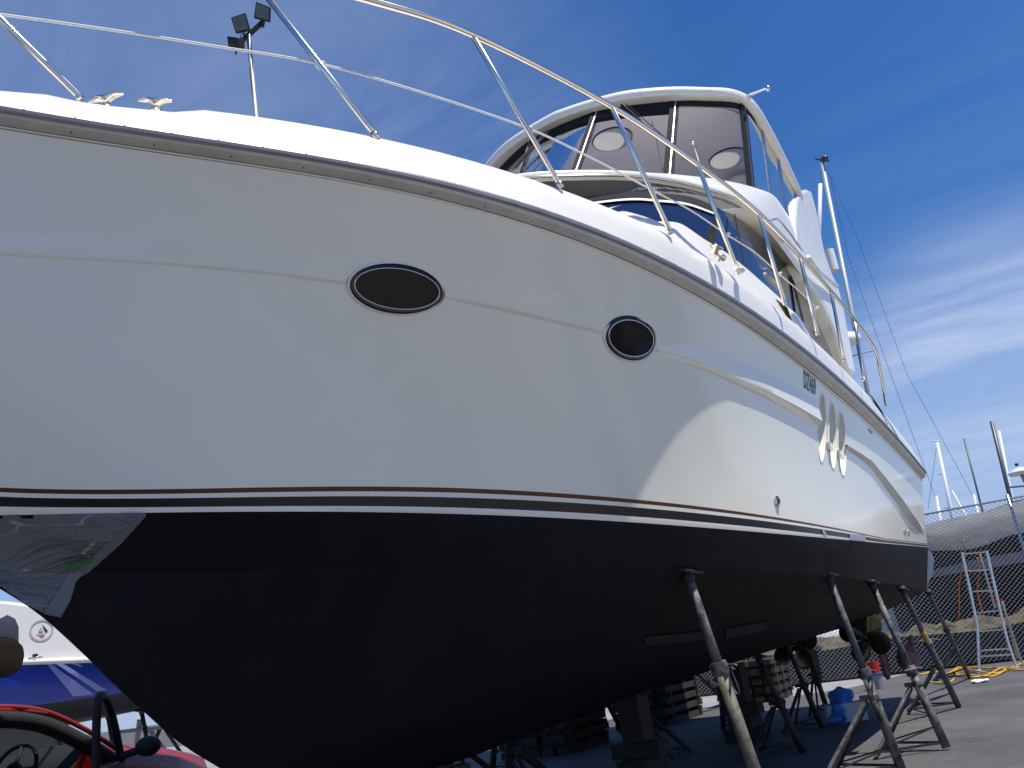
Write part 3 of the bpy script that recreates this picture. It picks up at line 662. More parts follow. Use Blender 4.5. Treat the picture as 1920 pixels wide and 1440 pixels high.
# mullion and door post
for a, b, wd in (((1481, 507), (1504, 600), .16), ((1376, 402), (1393, 492), .015)):
    A = at(*a, X=-1.463); B = at(*b, X=-1.375); hw = Vector((0, wd / 2, 0)); MB().prism([A - hw, A + hw, B + hw, B - hw], (.012, 0, 0)).build('window_mullion', FRAME, Y_)
# ---- flybridge moulding
Lo = [Vector(p) for p in ((XC, 6.80, 5.80), (-3.1, 6.92, 5.80), (-2.75, 7.14, 5.79), (-2.28, 7.52, 5.78), (-1.98, 7.85, 5.77), (-1.70, 8.28, 5.76))] + [at(1390, 379, Z=5.72), at(1446, 429, X=-1.30), at(1500, 503, X=-1.29), at(1537, 560, X=-1.28), at(1562, 613, X=-1.27), at(1590, 690, X=-1.27)]
Up = [Vector(p) for p in ((XC, 8.10, 6.42), (-3.3, 8.16, 6.42), (-3.05, 8.30, 6.41), (-2.62, 8.60, 6.41), (-2.2, 8.93, 6.40), (-1.83, 9.33, 6.40), (-1.52, 9.80, 6.42))] + [at(1428, 356, X=-1.37), at(1452, 368, X=-1.33), at(1472, 395, X=-1.33), at(1500, 440, X=-1.33), at(1545, 505, X=-1.33)]
Lc = cr(Lo, 6); Uc = cr(Up, 6)
def rs(P, n):
    P = [Vector(p) for p in P]; l = [0]
    for a, b in zip(P, P[1:]): l.append(l[-1] + (b - a).length)
    o = []
    for k in range(n):
        t = l[-1] * k / (n - 1); i = max(j for j in range(len(l)) if l[j] <= t + 1e-9); i = min(i, len(P) - 2); f = (t - l[i]) / max(1e-9, l[i + 1] - l[i]); o.append(P[i].lerp(P[i + 1], f))
    return o
NL = 56; Lr = rs(Lc, NL); Ur = rs(Uc, NL)
def outv(P, i):
    a = P[max(0, i - 1)]; b = P[min(len(P) - 1, i + 1)]; d = b - a; return Vector((d.y, -d.x, 0)).normalized()
for sgn in (1, -1):
    rr = []
    for off, zz_, t in ((-.03, -.035, 0), (0.0, 0.0, 0), (.015, .05, 0), (.03, .02, .3), (.03, .03, .62), (.02, .025, .85), (0, 0, 1)):
        rr.append([Lr[i].lerp(Ur[i], t) + outv(Lr, i) * off + Vector((0, 0, zz_)) for i in range(NL)])
    rr.append([p - outv(Ur, i) * .12 + Vector((0, 0, .01)) for i, p in enumerate(Ur)])
    if sgn < 0: rr = [mirror_pts(r) for r in rr]
    MB().loft(rr, closed=False).build('flybridge_moulding', DECK, Y_, True)
    sf = [Lr[i] + Vector((0, 0, -.03)) - outv(Lr, i) * .03 for i in range(NL)]
    ks = min(range(NL), key=lambda j: (Lr[j] - Lo[6]).length)
    inn = rs([p + Vector((0, .03, .01)) for p in wt], ks + 1) + rs([p + Vector((-.005, 0, .01)) for p in st], NL - ks)[1:]
    in2 = [Vector((XC, p.y + .3, p.z + .1)) for p in inn]
    if sgn < 0: sf, inn, in2 = mirror_pts(sf), mirror_pts(inn), mirror_pts(in2)
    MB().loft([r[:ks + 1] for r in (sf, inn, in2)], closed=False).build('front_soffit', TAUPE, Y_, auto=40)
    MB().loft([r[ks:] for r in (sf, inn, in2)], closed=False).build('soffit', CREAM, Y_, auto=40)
MB().tube([p + outv(Lr, i) * .02 + Vector((0, 0, -.012)) for i, p in enumerate(Lr[:30])], .014, 8).build('brow_trim', STEEL, Y_, True)
bulk = [at(x, y, X=-1.45) for x, y in ((1513, 541), (1530, 555), (1548, 590), (1562, 620), (1592, 700), (1600, 760), (1560, 720), (1530, 640))]
MB().prism(bulk, (-.06, 0, 0)).build('aft_bulkhead', CREAM, Y_)
MB().prism([Vector((x, y, 6.0)) for x, y in ((-1.5, 9.6), (-1.5, 14.2), (-5.5, 14.2), (-5.5, 9.6), (-4.6, 8.7), (-2.4, 8.7))], (0, 0, .04)).build('flybridge_floor', DECK, Y_)
# roof
ro = [Vector((XC, 9.30, 8.0)), Vector((-3.1, 9.36, 8.0)), Vector((-2.6, 9.50, 8.0)), Vector((-2.1, 9.80, 8.0)), Vector((-1.72, 10.12, 8.0)), Vector((-1.42, 10.42, 8.0)), Vector((-1.26, 10.85, 8.0)), Vector((-1.23, 11.6, 8.0)), Vector((-1.23, 12.5, 8.0)), Vector((-1.25, 13.6, 8.0)), Vector((-1.27, 14.1, 8.0))]
ro = cr(ro, 6); full = ro + mirror_pts(ro)[::-1][:-1]
nF = len(full)
def off_loop(P, d, z): return [P[i] + (P[(i + 1) % nF] - P[i - 1]).cross(Vector((0, 0, 1))).normalized() * d + Vector((0, 0, z)) for i in range(nF)]
cen = Vector((XC, 12, 0))
def shrink(P, s_, z): return [cen + (p - cen) * s_ + Vector((0, 0, z)) for p in P]
ring_in = [Vector((cen.x + (p.x - cen.x) * .93, cen.y + (p.y - cen.y) * .93, 7.96)) for p in full]
r1 = off_loop(full, .0, -.02); r2 = off_loop(full, .03, .04); r3 = off_loop(full, .01, .10)
r4 = [Vector((cen.x + (p.x - cen.x) * .93, cen.y + (p.y - cen.y) * .95, 8.17)) for p in full]; r5 = [Vector((cen.x + (p.x - cen.x) * .5, cen.y + (p.y - cen.y) * .5, 8.27)) for p in full]
ROOF = MB().loft([ring_in, r1, r2, r3, r4, r5]).build('hardtop', DECK, Y_, auto=55)
CEIL = mat('grey ceiling lining', (0.84, 0.82, 0.83), 0.6)
CEILO = MB().prism([Vector((cen.x + (p.x - cen.x) * .925, cen.y + (p.y - cen.y) * .925, 7.93)) for p in full], (0, 0, .025)).build('ceiling', CEIL, Y_)
for (x, y) in ((1148, 261), (1365, 297)):
    c = at(x, y, Z=7.92); o = MB().lathe([(.266, -.016), (.278, -.014), (.278, 0), (.262, 0)], c + Vector((0, 0, .005)), 32, None, False).build('roof_hatch', FRAME, Y_, auto=40)
    MB().lathe([(.02, .0), (.27, .0), (.27, .006), (.02, .006)], c + Vector((0, 0, -.010)), 32).build('hatch_cover', HATCH, o)
    cut = MB().lathe([(.265, -.4), (.265, .8)], c, 32).build('cutter', HATCH)
    for ob in (ROOF, CEILO):
        md = ob.modifiers.new('cut', 'BOOLEAN'); md.operation = 'DIFFERENCE'; md.object = cut; md.solver = 'EXACT'
        me_ = bpy.data.meshes.new_from_object(ob.evaluated_get(bpy.context.evaluated_depsgraph_get())); ob.modifiers.clear(); ob.data = me_
    bpy.data.objects.remove(cut)
# enclosure: panes between posts, black frames
gt = [Vector((XC, 9.44, 7.96)), Vector((-2.9, 9.52, 7.96)), at(1258, 192, Z=7.96), Vector((-1.75, 10.24, 7.96)), Vector((-1.42, 10.58, 7.96))] + [Vector((-1.33, 11.0, 7.96)), Vector((-1.31, 12.0, 7.96)), Vector((-1.31, 13.0, 7.96)), Vector((-1.32, 14.0, 7.9))]
gt = cr(gt, 8)
Ub = [p - outv(Ur, i) * .05 for i, p in enumerate(Ur)]
def along(P, x=None, y=None):
    """index position on a polyline where it reaches X=x or Y=y"""
    for i in range(len(P) - 1):
        a, b = (P[i].x, P[i + 1].x) if x is not None else (P[i].y, P[i + 1].y); v = x if x is not None else y
        if (a - v) * (b - v) <= 0 and a != b: return P[i].lerp(P[i + 1], (v - a) / (b - a))
    return P[-1]
posts = [(along(Ub, x=-3.09), along(gt, x=-3.02)), (along(Ub, x=-2.17), along(gt, x=-2.10)), (along(Ub, y=10.15), along(gt, y=10.66)), (along(Ub, y=11.1), along(gt, y=11.45)), (along(Ub, y=12.3), along(gt, y=12.4)), (along(Ub, y=13.4), along(gt, y=13.6)), (Ub[-1], gt[-1])]
def seg(P, a, b, n=10):
    l = [0]
    for p, q in zip(P, P[1:]): l.append(l[-1] + (q - p).length)
    def pos(v):
        i = min(range(len(P)), key=lambda j: (P[j] - v).length); return l[i]
    s0_, s1_ = pos(a), pos(b); o = []
    for k in range(n):
        t = s0_ + (s1_ - s0_) * k / (n - 1); i = max(j for j in range(len(l)) if l[j] <= t + 1e-9); i = min(i, len(P) - 2); o.append(P[i].lerp(P[i + 1], (t - l[i]) / max(1e-9, l[i + 1] - l[i])))
    return o
mid_b, mid_t = Ub[0], gt[0]
pp = [(mid_b, mid_t)] + posts
for sgn in (1, -1):
    for i in range(len(pp) - 1):
        b_ = seg(Ub, pp[i][0], pp[i + 1][0]); t_ = seg(gt, pp[i][1], pp[i + 1][1])
        if sgn < 0: b_, t_ = mirror_pts(b_), mirror_pts(t_)
        MB().loft([b_, t_], closed=False).build('enclosure_panel', PANE if i < 3 else SPANE, Y_, True)
        hdr = [a.lerp(b, .085) for a, b in zip(t_, b_)]; q = [p + Vector((0, -.01, 0)) for p in t_]
        wd = .17 if i < 2 else .06
        MB().loft([[p + Vector((.0, -.012, .02)) for p in t_], [a.lerp(b, wd) + Vector((0, -.012, 0)) for a, b in zip(t_, b_)], [a.lerp(b, wd) + Vector((0, .012, 0)) for a, b in zip(t_, b_)]], closed=False).build('panel_header', FRAME, Y_, True)
    for i, (b, t) in enumerate(posts):
        if sgn < 0: b, t = mirror_pts([b, t])
        wd = (.10, .12, .14, .05, .07, .05, .05)[i]
        tan = Vector((1, .55, 0)).normalized() if i < 2 else Vector((.3, 1, 0)).normalized()
        if sgn < 0: tan.x = -tan.x
        MB().beam(b, t, wd, .035, Vector((0, 0, 1)).cross(tan).normalized()).build('enclosure_post', FRAME if i < 3 else TRIM, Y_)
        if i < 3:
            e = tan * (wd * .10) + (t - b).cross(tan).normalized() * .022 * (1 if (t - b).cross(tan).y < 0 else -1); MB().beam(b + e, t + e, .012, .01, Vector((0, 0, 1)).cross(tan).normalized()).build('post_trim', TRIM, Y_)
# wipers
for A, B, C in (((1166, 197), (1243, 262), ((1222, 224), (1243, 318))), ((1022, 250), (962, 318), ((1012, 262), (950, 322)))):
    Yw = 9.15 if A[0] > 1100 else 9.0
    a = at(*A, Y=Yw + .12); b = at(*B, Y=Yw - .1); m = MB().beam(a, a.lerp(b, .45), .035, .03); m.beam(a.lerp(b, .45), b, .014, .014); m.beam(a + Vector((.05, 0, 0)), b + Vector((.04, 0, 0)), .010, .010); o = m.build('wiper', RUB, Y_)
    c = at(*C[0], Y=Yw - .02); d = at(*C[1], Y=Yw - .35); MB().beam(c, d, .016, .02).build('blade', RUB, o)
# arch behind the flybridge
ap = [(1494, 374), (1498, 366), (1504, 359), (1513, 354), (1521, 358), (1531, 395), (1546, 472), (1559, 510), (1571, 535), (1582, 578), (1595, 647), (1605, 703), (1590, 692), (1562, 613), (1537, 560), (1512, 522), (1500, 492), (1493, 450), (1491, 410)]
for sgn in (1, -1):
    P_ = [at(*q, X=-1.27) for q in ap]
    if sgn < 0: P_ = mirror_pts(P_)
    MB().prism(P_, (-.22 * sgn, 0, 0)).build('arch_leg', DECK, Y_, bevel=.05)
MB().tube(cr([at(1445, 414, X=-1.22), at(1458, 412, X=-1.20), at(1475, 430, X=-1.19), at(1503, 469, X=-1.18), at(1507, 478, X=-1.24)], 5), .014, 8).build('grab_rail', STEEL, Y_, True)
o = MB().tube([at(1515, 484, X=-1.17), at(1533, 508, X=-1.17), at(1568, 537, X=-1.17)], .042, 14).build('rolled_awning', DECK, Y_, True)
MB().tube([at(1535, 509, X=-1.17) + Vector((.0, .047 * math.cos(t), .047 * math.sin(t))) for t in np.linspace(0, 6.28, 15)[:-1]], .012, 6, closed=True).build('strap', FLANGE, o, True)
MB().tube([at(1402, 180, X=-1.27), at(1435, 167, X=-1.2)], .017, 8).build('antenna_arm', WHITEP, Y_, True)
m = MB(); p = at(1440, 166, X=-1.2); ico(m, p, .045, 2, (1, 1, 1.1)); m.build('antenna_light', TRIM, Y_, True)
c = at(1592, 640, X=-2.0); m = MB(); R = Matrix.Rotation(math.radians(15), 3, 'X'); m.lathe([(.05, -.16), (.26, -.12), (.33, 0), (.31, .12), (.2, .22), (.05, .26)], c, 24, R); m.build('aft_dome', DECK, Y_, True)
m = MB(); m.tube([at(1300, 268, Z=6.6), at(1311, 305, Z=6.45)], .006, 6); ico(m, at(1299, 268, Z=6.6), .02, 1); m.build('whip_aerial', STEEL, Y_, True)
m = MB(); m.lathe([(.33, 0), (.34, .2), (.30, .32), (.2, .36), (.02, .36)], at(1392, 352, X=-1.9) - Vector((0, 0, .25)), 24); m.build('helm_seat', WHITEP, Y_, True)
# gate opening in the bulwark, aft
P_ = [dhit(*q, .006)[0] for q in ((1634, 741), (1652, 768), (1672, 800), (1687, 826), (1679, 819), (1664, 795), (1646, 766))]
MB().prism(P_, (-.01, 0, 0)).build('scupper_gate', FRAME, Y_)

# ------------------------------------------------------------------ running gear under the stern (parts of the yacht)
def propeller(c, r, ax, name, parent, blades=4, m_=None, ph=.3):
    m_ = m_ or BRONZE; c = Vector(c); ax = Vector(ax).normalized(); R = ax.to_track_quat('Z', 'Y').to_matrix()
    hub = MB().lathe([(.02, -r * .34), (r * .10, -r * .28), (r * .17, -r * .1), (r * .19, r * .15), (r * .16, r * .28)], c, 18, R).build(name, m_, parent, True)
    for k in range(blades):
        a0 = ph + 2 * math.pi * k / blades; rings = []
        for i in range(17):
            t = math.sin(i / 16 * math.pi / 2); rad = r * (.14 + .86 * t); wd = r * (.20 + .42 * math.sin(math.pi * min(1, t * .80 + .12)) ) * (1 if t < .8 else max(.08, math.sqrt(max(0, 1 - ((t - .8) / .2) ** 2)))); pitch = math.radians(62 - 36 * t); ring = []
            for j in range(16):
                b = 2 * math.pi * j / 16; x = wd * math.cos(b); y = .018 * r * math.sin(b) * 2
                tang = x * math.cos(pitch) - y * math.sin(pitch); axl = x * math.sin(pitch) + y * math.cos(pitch)
                aa = a0 + tang / rad; ring.append(c + R @ Vector((rad * math.cos(aa), rad * math.sin(aa), axl)))
            rings.append(ring)
        MB().loft(rings).build('blade', m_, hub, True)
    return hub
p1 = at(1622, 1195, Y=15.2); p2 = at(1490, 1212, Y=15.4)
for i, p in enumerate((p1, p2)):
    propeller(p, .40, (0, 1, -.12), 'propeller', Y_, ph=.5 + i * .6)
    MB().tube([p + Vector((0, .1, -.01)), p + Vector((0, -3.2, .42))], .04, 12).build('shaft', RUSTY, Y_, True)
    MB().beam(p + Vector((0, -.35, .05)), p + Vector((.15, -.35, .62)), .05, .16).build('shaft_bracket', ANTIG, Y_)
    rud = [Vector((p.x + .12, p.y + .55, .98)), Vector((p.x + .12, p.y + .55, .42)), Vector((p.x + .12, p.y + .75, .36)), Vector((p.x + .12, p.y + 1.05, .42)), Vector((p.x + .12, p.y + 1.15, .95))]
    MB().prism(rud, (-.07, 0, 0)).build('rudder', REDAF if i == 0 else ANTIG, Y_, bevel=.02)
o = MB(); q = at(1703, 1235, Y=16.2); ico(o, q, .22, 3, (.8, 1.5, 1)); o.build('rudder_bulb', REDAF, Y_, True)
q0 = [at(1688, 1228, Y=16.0), at(1706, 1190, Y=16.0), at(1716, 1225, Y=16.0)]; MB().prism(q0, (.03, .05, 0)).build('rudder_fin', REDAF, Y_)
MB().prism([at(1632, 1150, Y=16.3), at(1660, 1143, Y=16.3), at(1668, 1152, Y=16.3), at(1640, 1172, Y=16.3)], (0, .1, 0)).build('trim_tab', WCARD, Y_)
MB().prism([at(*q, Y=16.75) for q in ((1735, 1028), (1745, 1035), (1751, 1050), (1748, 1075), (1738, 1100), (1733, 1092))], (.0, .05, 0)).build('masking_film', TARPB, Y_)
# pale strips of unpainted primer and the tape gap in the boot stripe
for a, b, c_, d_ in (((1539, 992), (1545, 993), (1549, 1004), (1543, 1003)), ((1592, 1001), (1622, 1004), (1622, 1015), (1592, 1012))):
    MB().add([hit(*q, .006)[0] for q in (a, b, c_, d_)], [(0, 1, 2, 3)]).build('stripe_patch', GREYPL, Y_)

# ------------------------------------------------------------------ boat stands
def boat_stand(T, F, B1, B2, label, mats, collar=.42, ring=.34, pin=False, grp='stands along the near side'):
    root = empty('boat_stand', (F.x, F.y, 0)); tag(root, label, 'boat stand', grp)
    d = (F - T); L_ = d.length; dn = d.normalized(); jc = T + dn * (L_ * (1 - collar)) ; side = dn.cross(Vector((0, 0, 1))).normalized(); fr = side.cross(dn).normalized()
    up_end = T + dn * .05
    MB().tube([up_end, jc + dn * .10], .032, 16).build('upper_pole', mats[0], root, True)
    o = MB().tube([jc - dn * .02, F], .041, 16).build('lower_pole', mats[1], root, True)
    for k in range(7):
        q = up_end + dn * (.22 + k * .17)
        if (q - T).length < L_ * (1 - collar) - .05:
            MB().tube([q + fr * .0335 + side * 0, q + fr * .028], .010, 8).build('pin_hole', DARKV, root)
    pl = MB(); n = Vector((.35, 0, 1)).normalized(); a = Vector((0, 1, 0)); b = a.cross(n)
    pl.beam(T - a * .15 + n * -.01, T + a * .15 + n * -.01, .17, .022, n); pl.build('top_pad', RUSTY, root, bevel=.004)
    MB().tube([T + dn * .01, T + dn * .10], [.05, .036], 14).build('pad_socket', RUSTY, root, True)
    cl = MB(); R = dn.to_track_quat('Z', 'Y').to_matrix(); cl.lathe([(.040, -.04), (.055, -.04), (.060, -.01), (.060, .03), (.05, .05), (.040, .05)], jc, 16, R); cl.build('collar', mats[2], root, auto=40)
    hb = MB(); hb.tube(cr([jc + side * .15 + fr * .03, jc + side * .07 + fr * .055, jc - side * .06 + fr * .06, jc - side * .15 + fr * .02], 4), .010, 8); hb.build('screw_handle', mats[2], root, True)
    if pin:
        q = jc + dn * .03; MB().tube(cr([q + side * .07 + fr * .06, q + side * .0 + fr * .08, q - side * .02 + fr * .10 + dn * .14, q - side * .055 + fr * .10 + dn * .17, q - side * .075 + fr * .10 + dn * .13, q - side * .05 + fr * .08 + dn * .02], 6), .006, 8).build('locking_pin', GALV, root, True)
    jr = T + dn * (L_ * (1 - ring)); rg = MB(); rg.lathe([(.042, -.02), (.052, -.02), (.052, .02), (.042, .02)], jr, 16, R); rg.beam(jr, jr + (Vector((B1.x + B2.x, B1.y + B2.y, 0)) / 2 - Vector((F.x, F.y, 0))).normalized() * .12, .05, .04); rg.build('leg_bracket', mats[1], root)
    for k, B in enumerate((B1, B2)):
        MB().beam(jr + (B - jr).normalized() * .05 + (B - F).normalized() * .05, B, .055, .028, Vector((1, 0, 0))).build('leg', mats[1] if k == 0 else RUSTY, root)
        MB().beam(F + Vector((0, 0, .05)), B + Vector((0, 0, .045)), .022, .022).build('base_bar', RUSTY, root)
        MB().beam(F.lerp(T, .12), B.lerp(jr, .10), .014, .014).build('brace', RUSTY, root)
    MB().beam(B1 + Vector((0, 0, .04)), B2 + Vector((0, 0, .04)), .022, .022).build('base_bar', RUSTY, root)
    return root
Z0 = Vector((0, 0, 0))
def chine_pt(px, py, X): q = at(px, py, X=X); return Vector((q.x, q.y, q.z))
fB1 = at(1690, 1395, Z=.02); fF3 = at(1775, 1402, Z=.02); dB = fB1 - fF3; dB = Vector((dB.x, .0, 0)); 
LAB = ['nearest stand, a holed grey pole with looped pin, its foot out of view',
       'grey stand with a screw handle beside the blue cloth, second from the bow',
       'grey stand with low triangular base on sunlit asphalt, third from the bow',
       'stand with a yellow painted section below its pad, fourth from the bow',
       'dark green tinged stand at the stern corner next to the yellow hose']
spec = [((1285, 1066), -1.87, at(1462, 1580, Z=.02), (GALV, GALV2, GALV), .40, True),
        ((1550, 1073), -1.40, at(1692, 1447, Z=.02), (BLUEST, GALV, GALV), .48, False),
        ((1631, 1088), -1.25, fF3, (GALV, GALV, GALV), .44, False),
        ((1690, 1102), -1.18, at(1797, 1324, Z=.02), (BLUEST, BLUEST, GALV), .55, False),
        ((1740, 1109), -1.15, at(1818, 1270, Z=.02), (BLUEST, BLUEST, RUSTY), .60, False)]
TF = []
for i, ((x, y), X, F, ms, colr, pin) in enumerate(spec):
    Tp = at(x, y, X=X)
    Tp.z -= .0
    B1 = F + Vector((-.62, -.30, 0)); B2 = F + Vector((-.62, .42, 0))
    if i == 0: colr = .62
    r_ = boat_stand(Tp, F, B1, B2, LAB[i], ms, colr, .36 if i else .17, pin)
    if i == 3: MB().tube([Tp.lerp(F, .34), Tp.lerp(F, .50)], .036, 14).build('yellow_band', YELP, r_, True)
    TF.append((Tp, F, B1, B2))
LABF = ['far side stand low under the middle of the hull, nearest the bow', 'far side stand in shadow behind the nearest stand pole', 'far side stand in the hull shadow left of the propellers', 'far side stand seen between the propellers', 'far side stand nearest the transom, behind the rudder']
for i, (Tp, F, B1, B2) in enumerate(TF):
    mm = [Vector((2 * XC - p.x, p.y, p.z)) for p in (Tp, F, B1, B2)]
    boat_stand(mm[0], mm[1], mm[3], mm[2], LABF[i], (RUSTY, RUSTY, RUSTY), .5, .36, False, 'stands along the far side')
# dark prop stands crowding the middle, near the keel
for i, (x, y, lean_) in enumerate(((-2.7, 10.6, .25), (-4.4, 11.3, -.25), (-2.9, 13.1, .2), (-4.2, 14.2, -.2), (-3.1, 15.3, .1), (-4.6, 8.2, -.3))):
    zt = float(np.interp(y, KEEL[:, 1], KEEL[:, 2])) + .34 * abs(x - XC) / 2.2 * 1.0 + .02
    F = Vector((x + lean_, y + .1, .004)); T_ = Vector((x, y, zt))
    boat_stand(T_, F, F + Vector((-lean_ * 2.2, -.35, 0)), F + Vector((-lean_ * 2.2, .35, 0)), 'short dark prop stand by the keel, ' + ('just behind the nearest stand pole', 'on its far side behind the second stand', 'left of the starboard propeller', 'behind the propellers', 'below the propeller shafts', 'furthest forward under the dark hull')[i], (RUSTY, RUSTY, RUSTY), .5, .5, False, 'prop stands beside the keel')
# timber stacked on the far side, in the hull's shadow
for i, (x, y, w_, d_, h_) in enumerate(((-6.9, 13.5, 1.2, 1.6, .75), (-6.4, 17.0, 1.1, 2.0, .95), (-5.3, 20.0, 1.3, 1.4, .8))):
    root = empty('timber_stack', (x, y, 0)); tag(root, ('low dark stack of timber beyond the keel block, under the middle of the hull', 'dark stack of timber beyond the hull, left of the starboard propeller', 'dark stack of timber near the fence behind the propellers')[i], 'timber stack', 'timber stacks beyond the hull')
    z = .004; k = 0
    while z < h_:
        n_ = 5
        for j in range(n_):
            off = (j - (n_ - 1) / 2) / n_
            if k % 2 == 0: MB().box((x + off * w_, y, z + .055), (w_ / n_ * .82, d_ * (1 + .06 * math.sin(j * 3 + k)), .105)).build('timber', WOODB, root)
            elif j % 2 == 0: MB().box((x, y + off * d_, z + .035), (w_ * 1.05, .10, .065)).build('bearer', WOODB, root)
        z += .11 if k % 2 == 0 else .07; k += 1
# keel supports
def keel_support(y, top, label):
    root = empty('keel_support', (XC, y, 0)); tag(root, label, 'keel support', 'supports under the keel')
    z = 0
    for k, (w_, h_) in enumerate(((.55, .16), (.5, .16), (.5, .14))):
        if z + h_ > top - .03: break
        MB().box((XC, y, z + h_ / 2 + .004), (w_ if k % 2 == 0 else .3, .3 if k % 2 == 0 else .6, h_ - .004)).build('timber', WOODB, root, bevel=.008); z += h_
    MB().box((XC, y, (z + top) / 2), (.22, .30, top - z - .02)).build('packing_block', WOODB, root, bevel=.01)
for y, lab in ((5.2, 'timber block stack under the forward end of the keel'), (8.6, 'timber block stack under the middle of the keel'), (12.4, 'timber block stack under the aft part of the keel')):
    keel_support(y, float(np.interp(y, KEEL[:, 1], KEEL[:, 2])), lab)

# ------------------------------------------------------------------ plastic film taped over the forefoot
film = bpy.data.materials.new('crumpled clear film'); film.use_nodes = True; t = film.node_tree; t.nodes.clear()
o_ = t.nodes.new('ShaderNodeOutputMaterial'); tr_ = t.nodes.new('ShaderNodeBsdfTransparent'); gl_ = t.nodes.new('ShaderNodeBsdfPrincipled'); ms = t.nodes.new('ShaderNodeMixShader'); ms.inputs[0].default_value = .42
tr_.inputs[0].default_value = (.9, .9, .92, 1); gl_.inputs['Base Color'].default_value = (.40, .42, .46, 1); gl_.inputs['Roughness'].default_value = .38
tcn = t.nodes.new('ShaderNodeTexCoord'); mpn = t.nodes.new('ShaderNodeMapping'); mpn.inputs['Scale'].default_value = (1.2, 1.2, 4); mpn.inputs['Rotation'].default_value = (.3, .5, .2); nz = t.nodes.new('ShaderNodeTexNoise'); nz.inputs['Scale'].default_value = 1.6; nz.inputs['Detail'].default_value = 4; nz.inputs['Distortion'].default_value = 1.2
bpn = t.nodes.new('ShaderNodeBump'); bpn.inputs['Strength'].default_value = 1; bpn.inputs['Distance'].default_value = .10
n5 = t.nodes.new('ShaderNodeTexNoise'); n5.inputs['Scale'].default_value = 2.3; n5.inputs['Detail'].default_value = 2; n5.inputs['Distortion'].default_value = .6; t.links.new(mpn.outputs[0], n5.inputs['Vector'])
s5 = t.nodes.new('ShaderNodeMath'); s5.operation = 'SUBTRACT'; s5.inputs[1].default_value = .5; t.links.new(n5.outputs['Fac'], s5.inputs[0]); a5 = t.nodes.new('ShaderNodeMath'); a5.operation = 'ABSOLUTE'; t.links.new(s5.outputs[0], a5.inputs[0])
r5 = t.nodes.new('ShaderNodeMapRange'); r5.inputs['From Min'].default_value = .010; r5.inputs['From Max'].default_value = .0; t.links.new(a5.outputs[0], r5.inputs[0])
q5 = t.nodes.new('ShaderNodeMix'); q5.data_type = 'RGBA'; q5.inputs['A'].default_value = (.36, .38, .42, 1); q5.inputs['B'].default_value = (.95, .95, .97, 1); t.links.new(r5.outputs[0], q5.inputs['Factor']); t.links.new(q5.outputs['Result'], gl_.inputs['Base Color'])
t.links.new(tcn.outputs['Object'], mpn.inputs[0]); t.links.new(mpn.outputs[0], nz.inputs['Vector']); t.links.new(nz.outputs['Fac'], bpn.inputs['Height']); t.links.new(bpn.outputs[0], gl_.inputs['Normal'])
t.links.new(tr_.outputs[0], ms.inputs[1]); t.links.new(gl_.outputs[0], ms.inputs[2]); t.links.new(ms.outputs[0], o_.inputs[0])
FR = ((-60, 970), (40, 965), (130, 962), (272, 958), (228, 1010), (165, 1066), (133, 1086), (124, 1110), (118, 1138), (103, 1155), (84, 1150), (40, 1128), (0, 1104), (-60, 1070))
def inside(x, y, P):
    c = False; j = len(P) - 1
    for i in range(len(P)):
        if (P[i][1] > y) != (P[j][1] > y) and x < (P[j][0] - P[i][0]) * (y - P[i][1]) / (P[j][1] - P[i][1]) + P[i][0]: c = not c
        j = i
    return c
from mathutils import noise as mnoise
def film_patch(poly, step, off, name, m_, parent, wob=.012):
    vs_, fs, ix = [], [], {}
    xs = np.arange(min(p[0] for p in poly), max(p[0] for p in poly) + step, step); ys = np.arange(min(p[1] for p in poly), max(p[1] for p in poly) + step, step)
    def vid(i, j):
        if (i, j) not in ix:
            loc, n, k, t_ = bvh.ray_cast(CAMP, ray(xs[i], ys[j]).normalized(), 60)
            if loc is None: return None
            if n.dot(ray(xs[i], ys[j])) > 0: n = -n
            ix[(i, j)] = len(vs_); vs_.append(loc + n * (off + wob * (1 + mnoise.noise(loc * 5))))
        return ix[(i, j)]
    for i in range(len(xs) - 1):
        for j in range(len(ys) - 1):
            if inside(xs[i] + step / 2, ys[j] + step / 2, poly):
                q = [vid(i, j), vid(i, j + 1), vid(i + 1, j + 1), vid(i + 1, j)]
                if None not in q: fs.append(tuple(q))
    return mesh(name, vs_, fs, m_, parent, True)
fl = film_patch(FR, 2.5, .006, 'plastic_film', film, None); tag(fl, 'crumpled clear plastic film taped over the forefoot of the yacht under its striped waterline', 'plastic film')
GTAPE = mat('green masking tape', (0.03, 0.16, 0.05), 0.5)
film_patch(((122, 1048), (150, 1040), (176, 1034), (172, 1044), (150, 1050), (133, 1058)), 2.5, .034, 'green_tape', GTAPE, fl, .002)
hem = mat('folded film hem', (0.13, 0.15, 0.17), 0.35)
film_patch(((262, 963), (272, 961), (228, 1012), (165, 1068), (140, 1090), (130, 1125), (112, 1156), (86, 1150), (80, 1143), (98, 1120), (112, 1100), (125, 1078), (160, 1048), (212, 1004)), 1.6, .012, 'film_hem', hem, fl, .008)

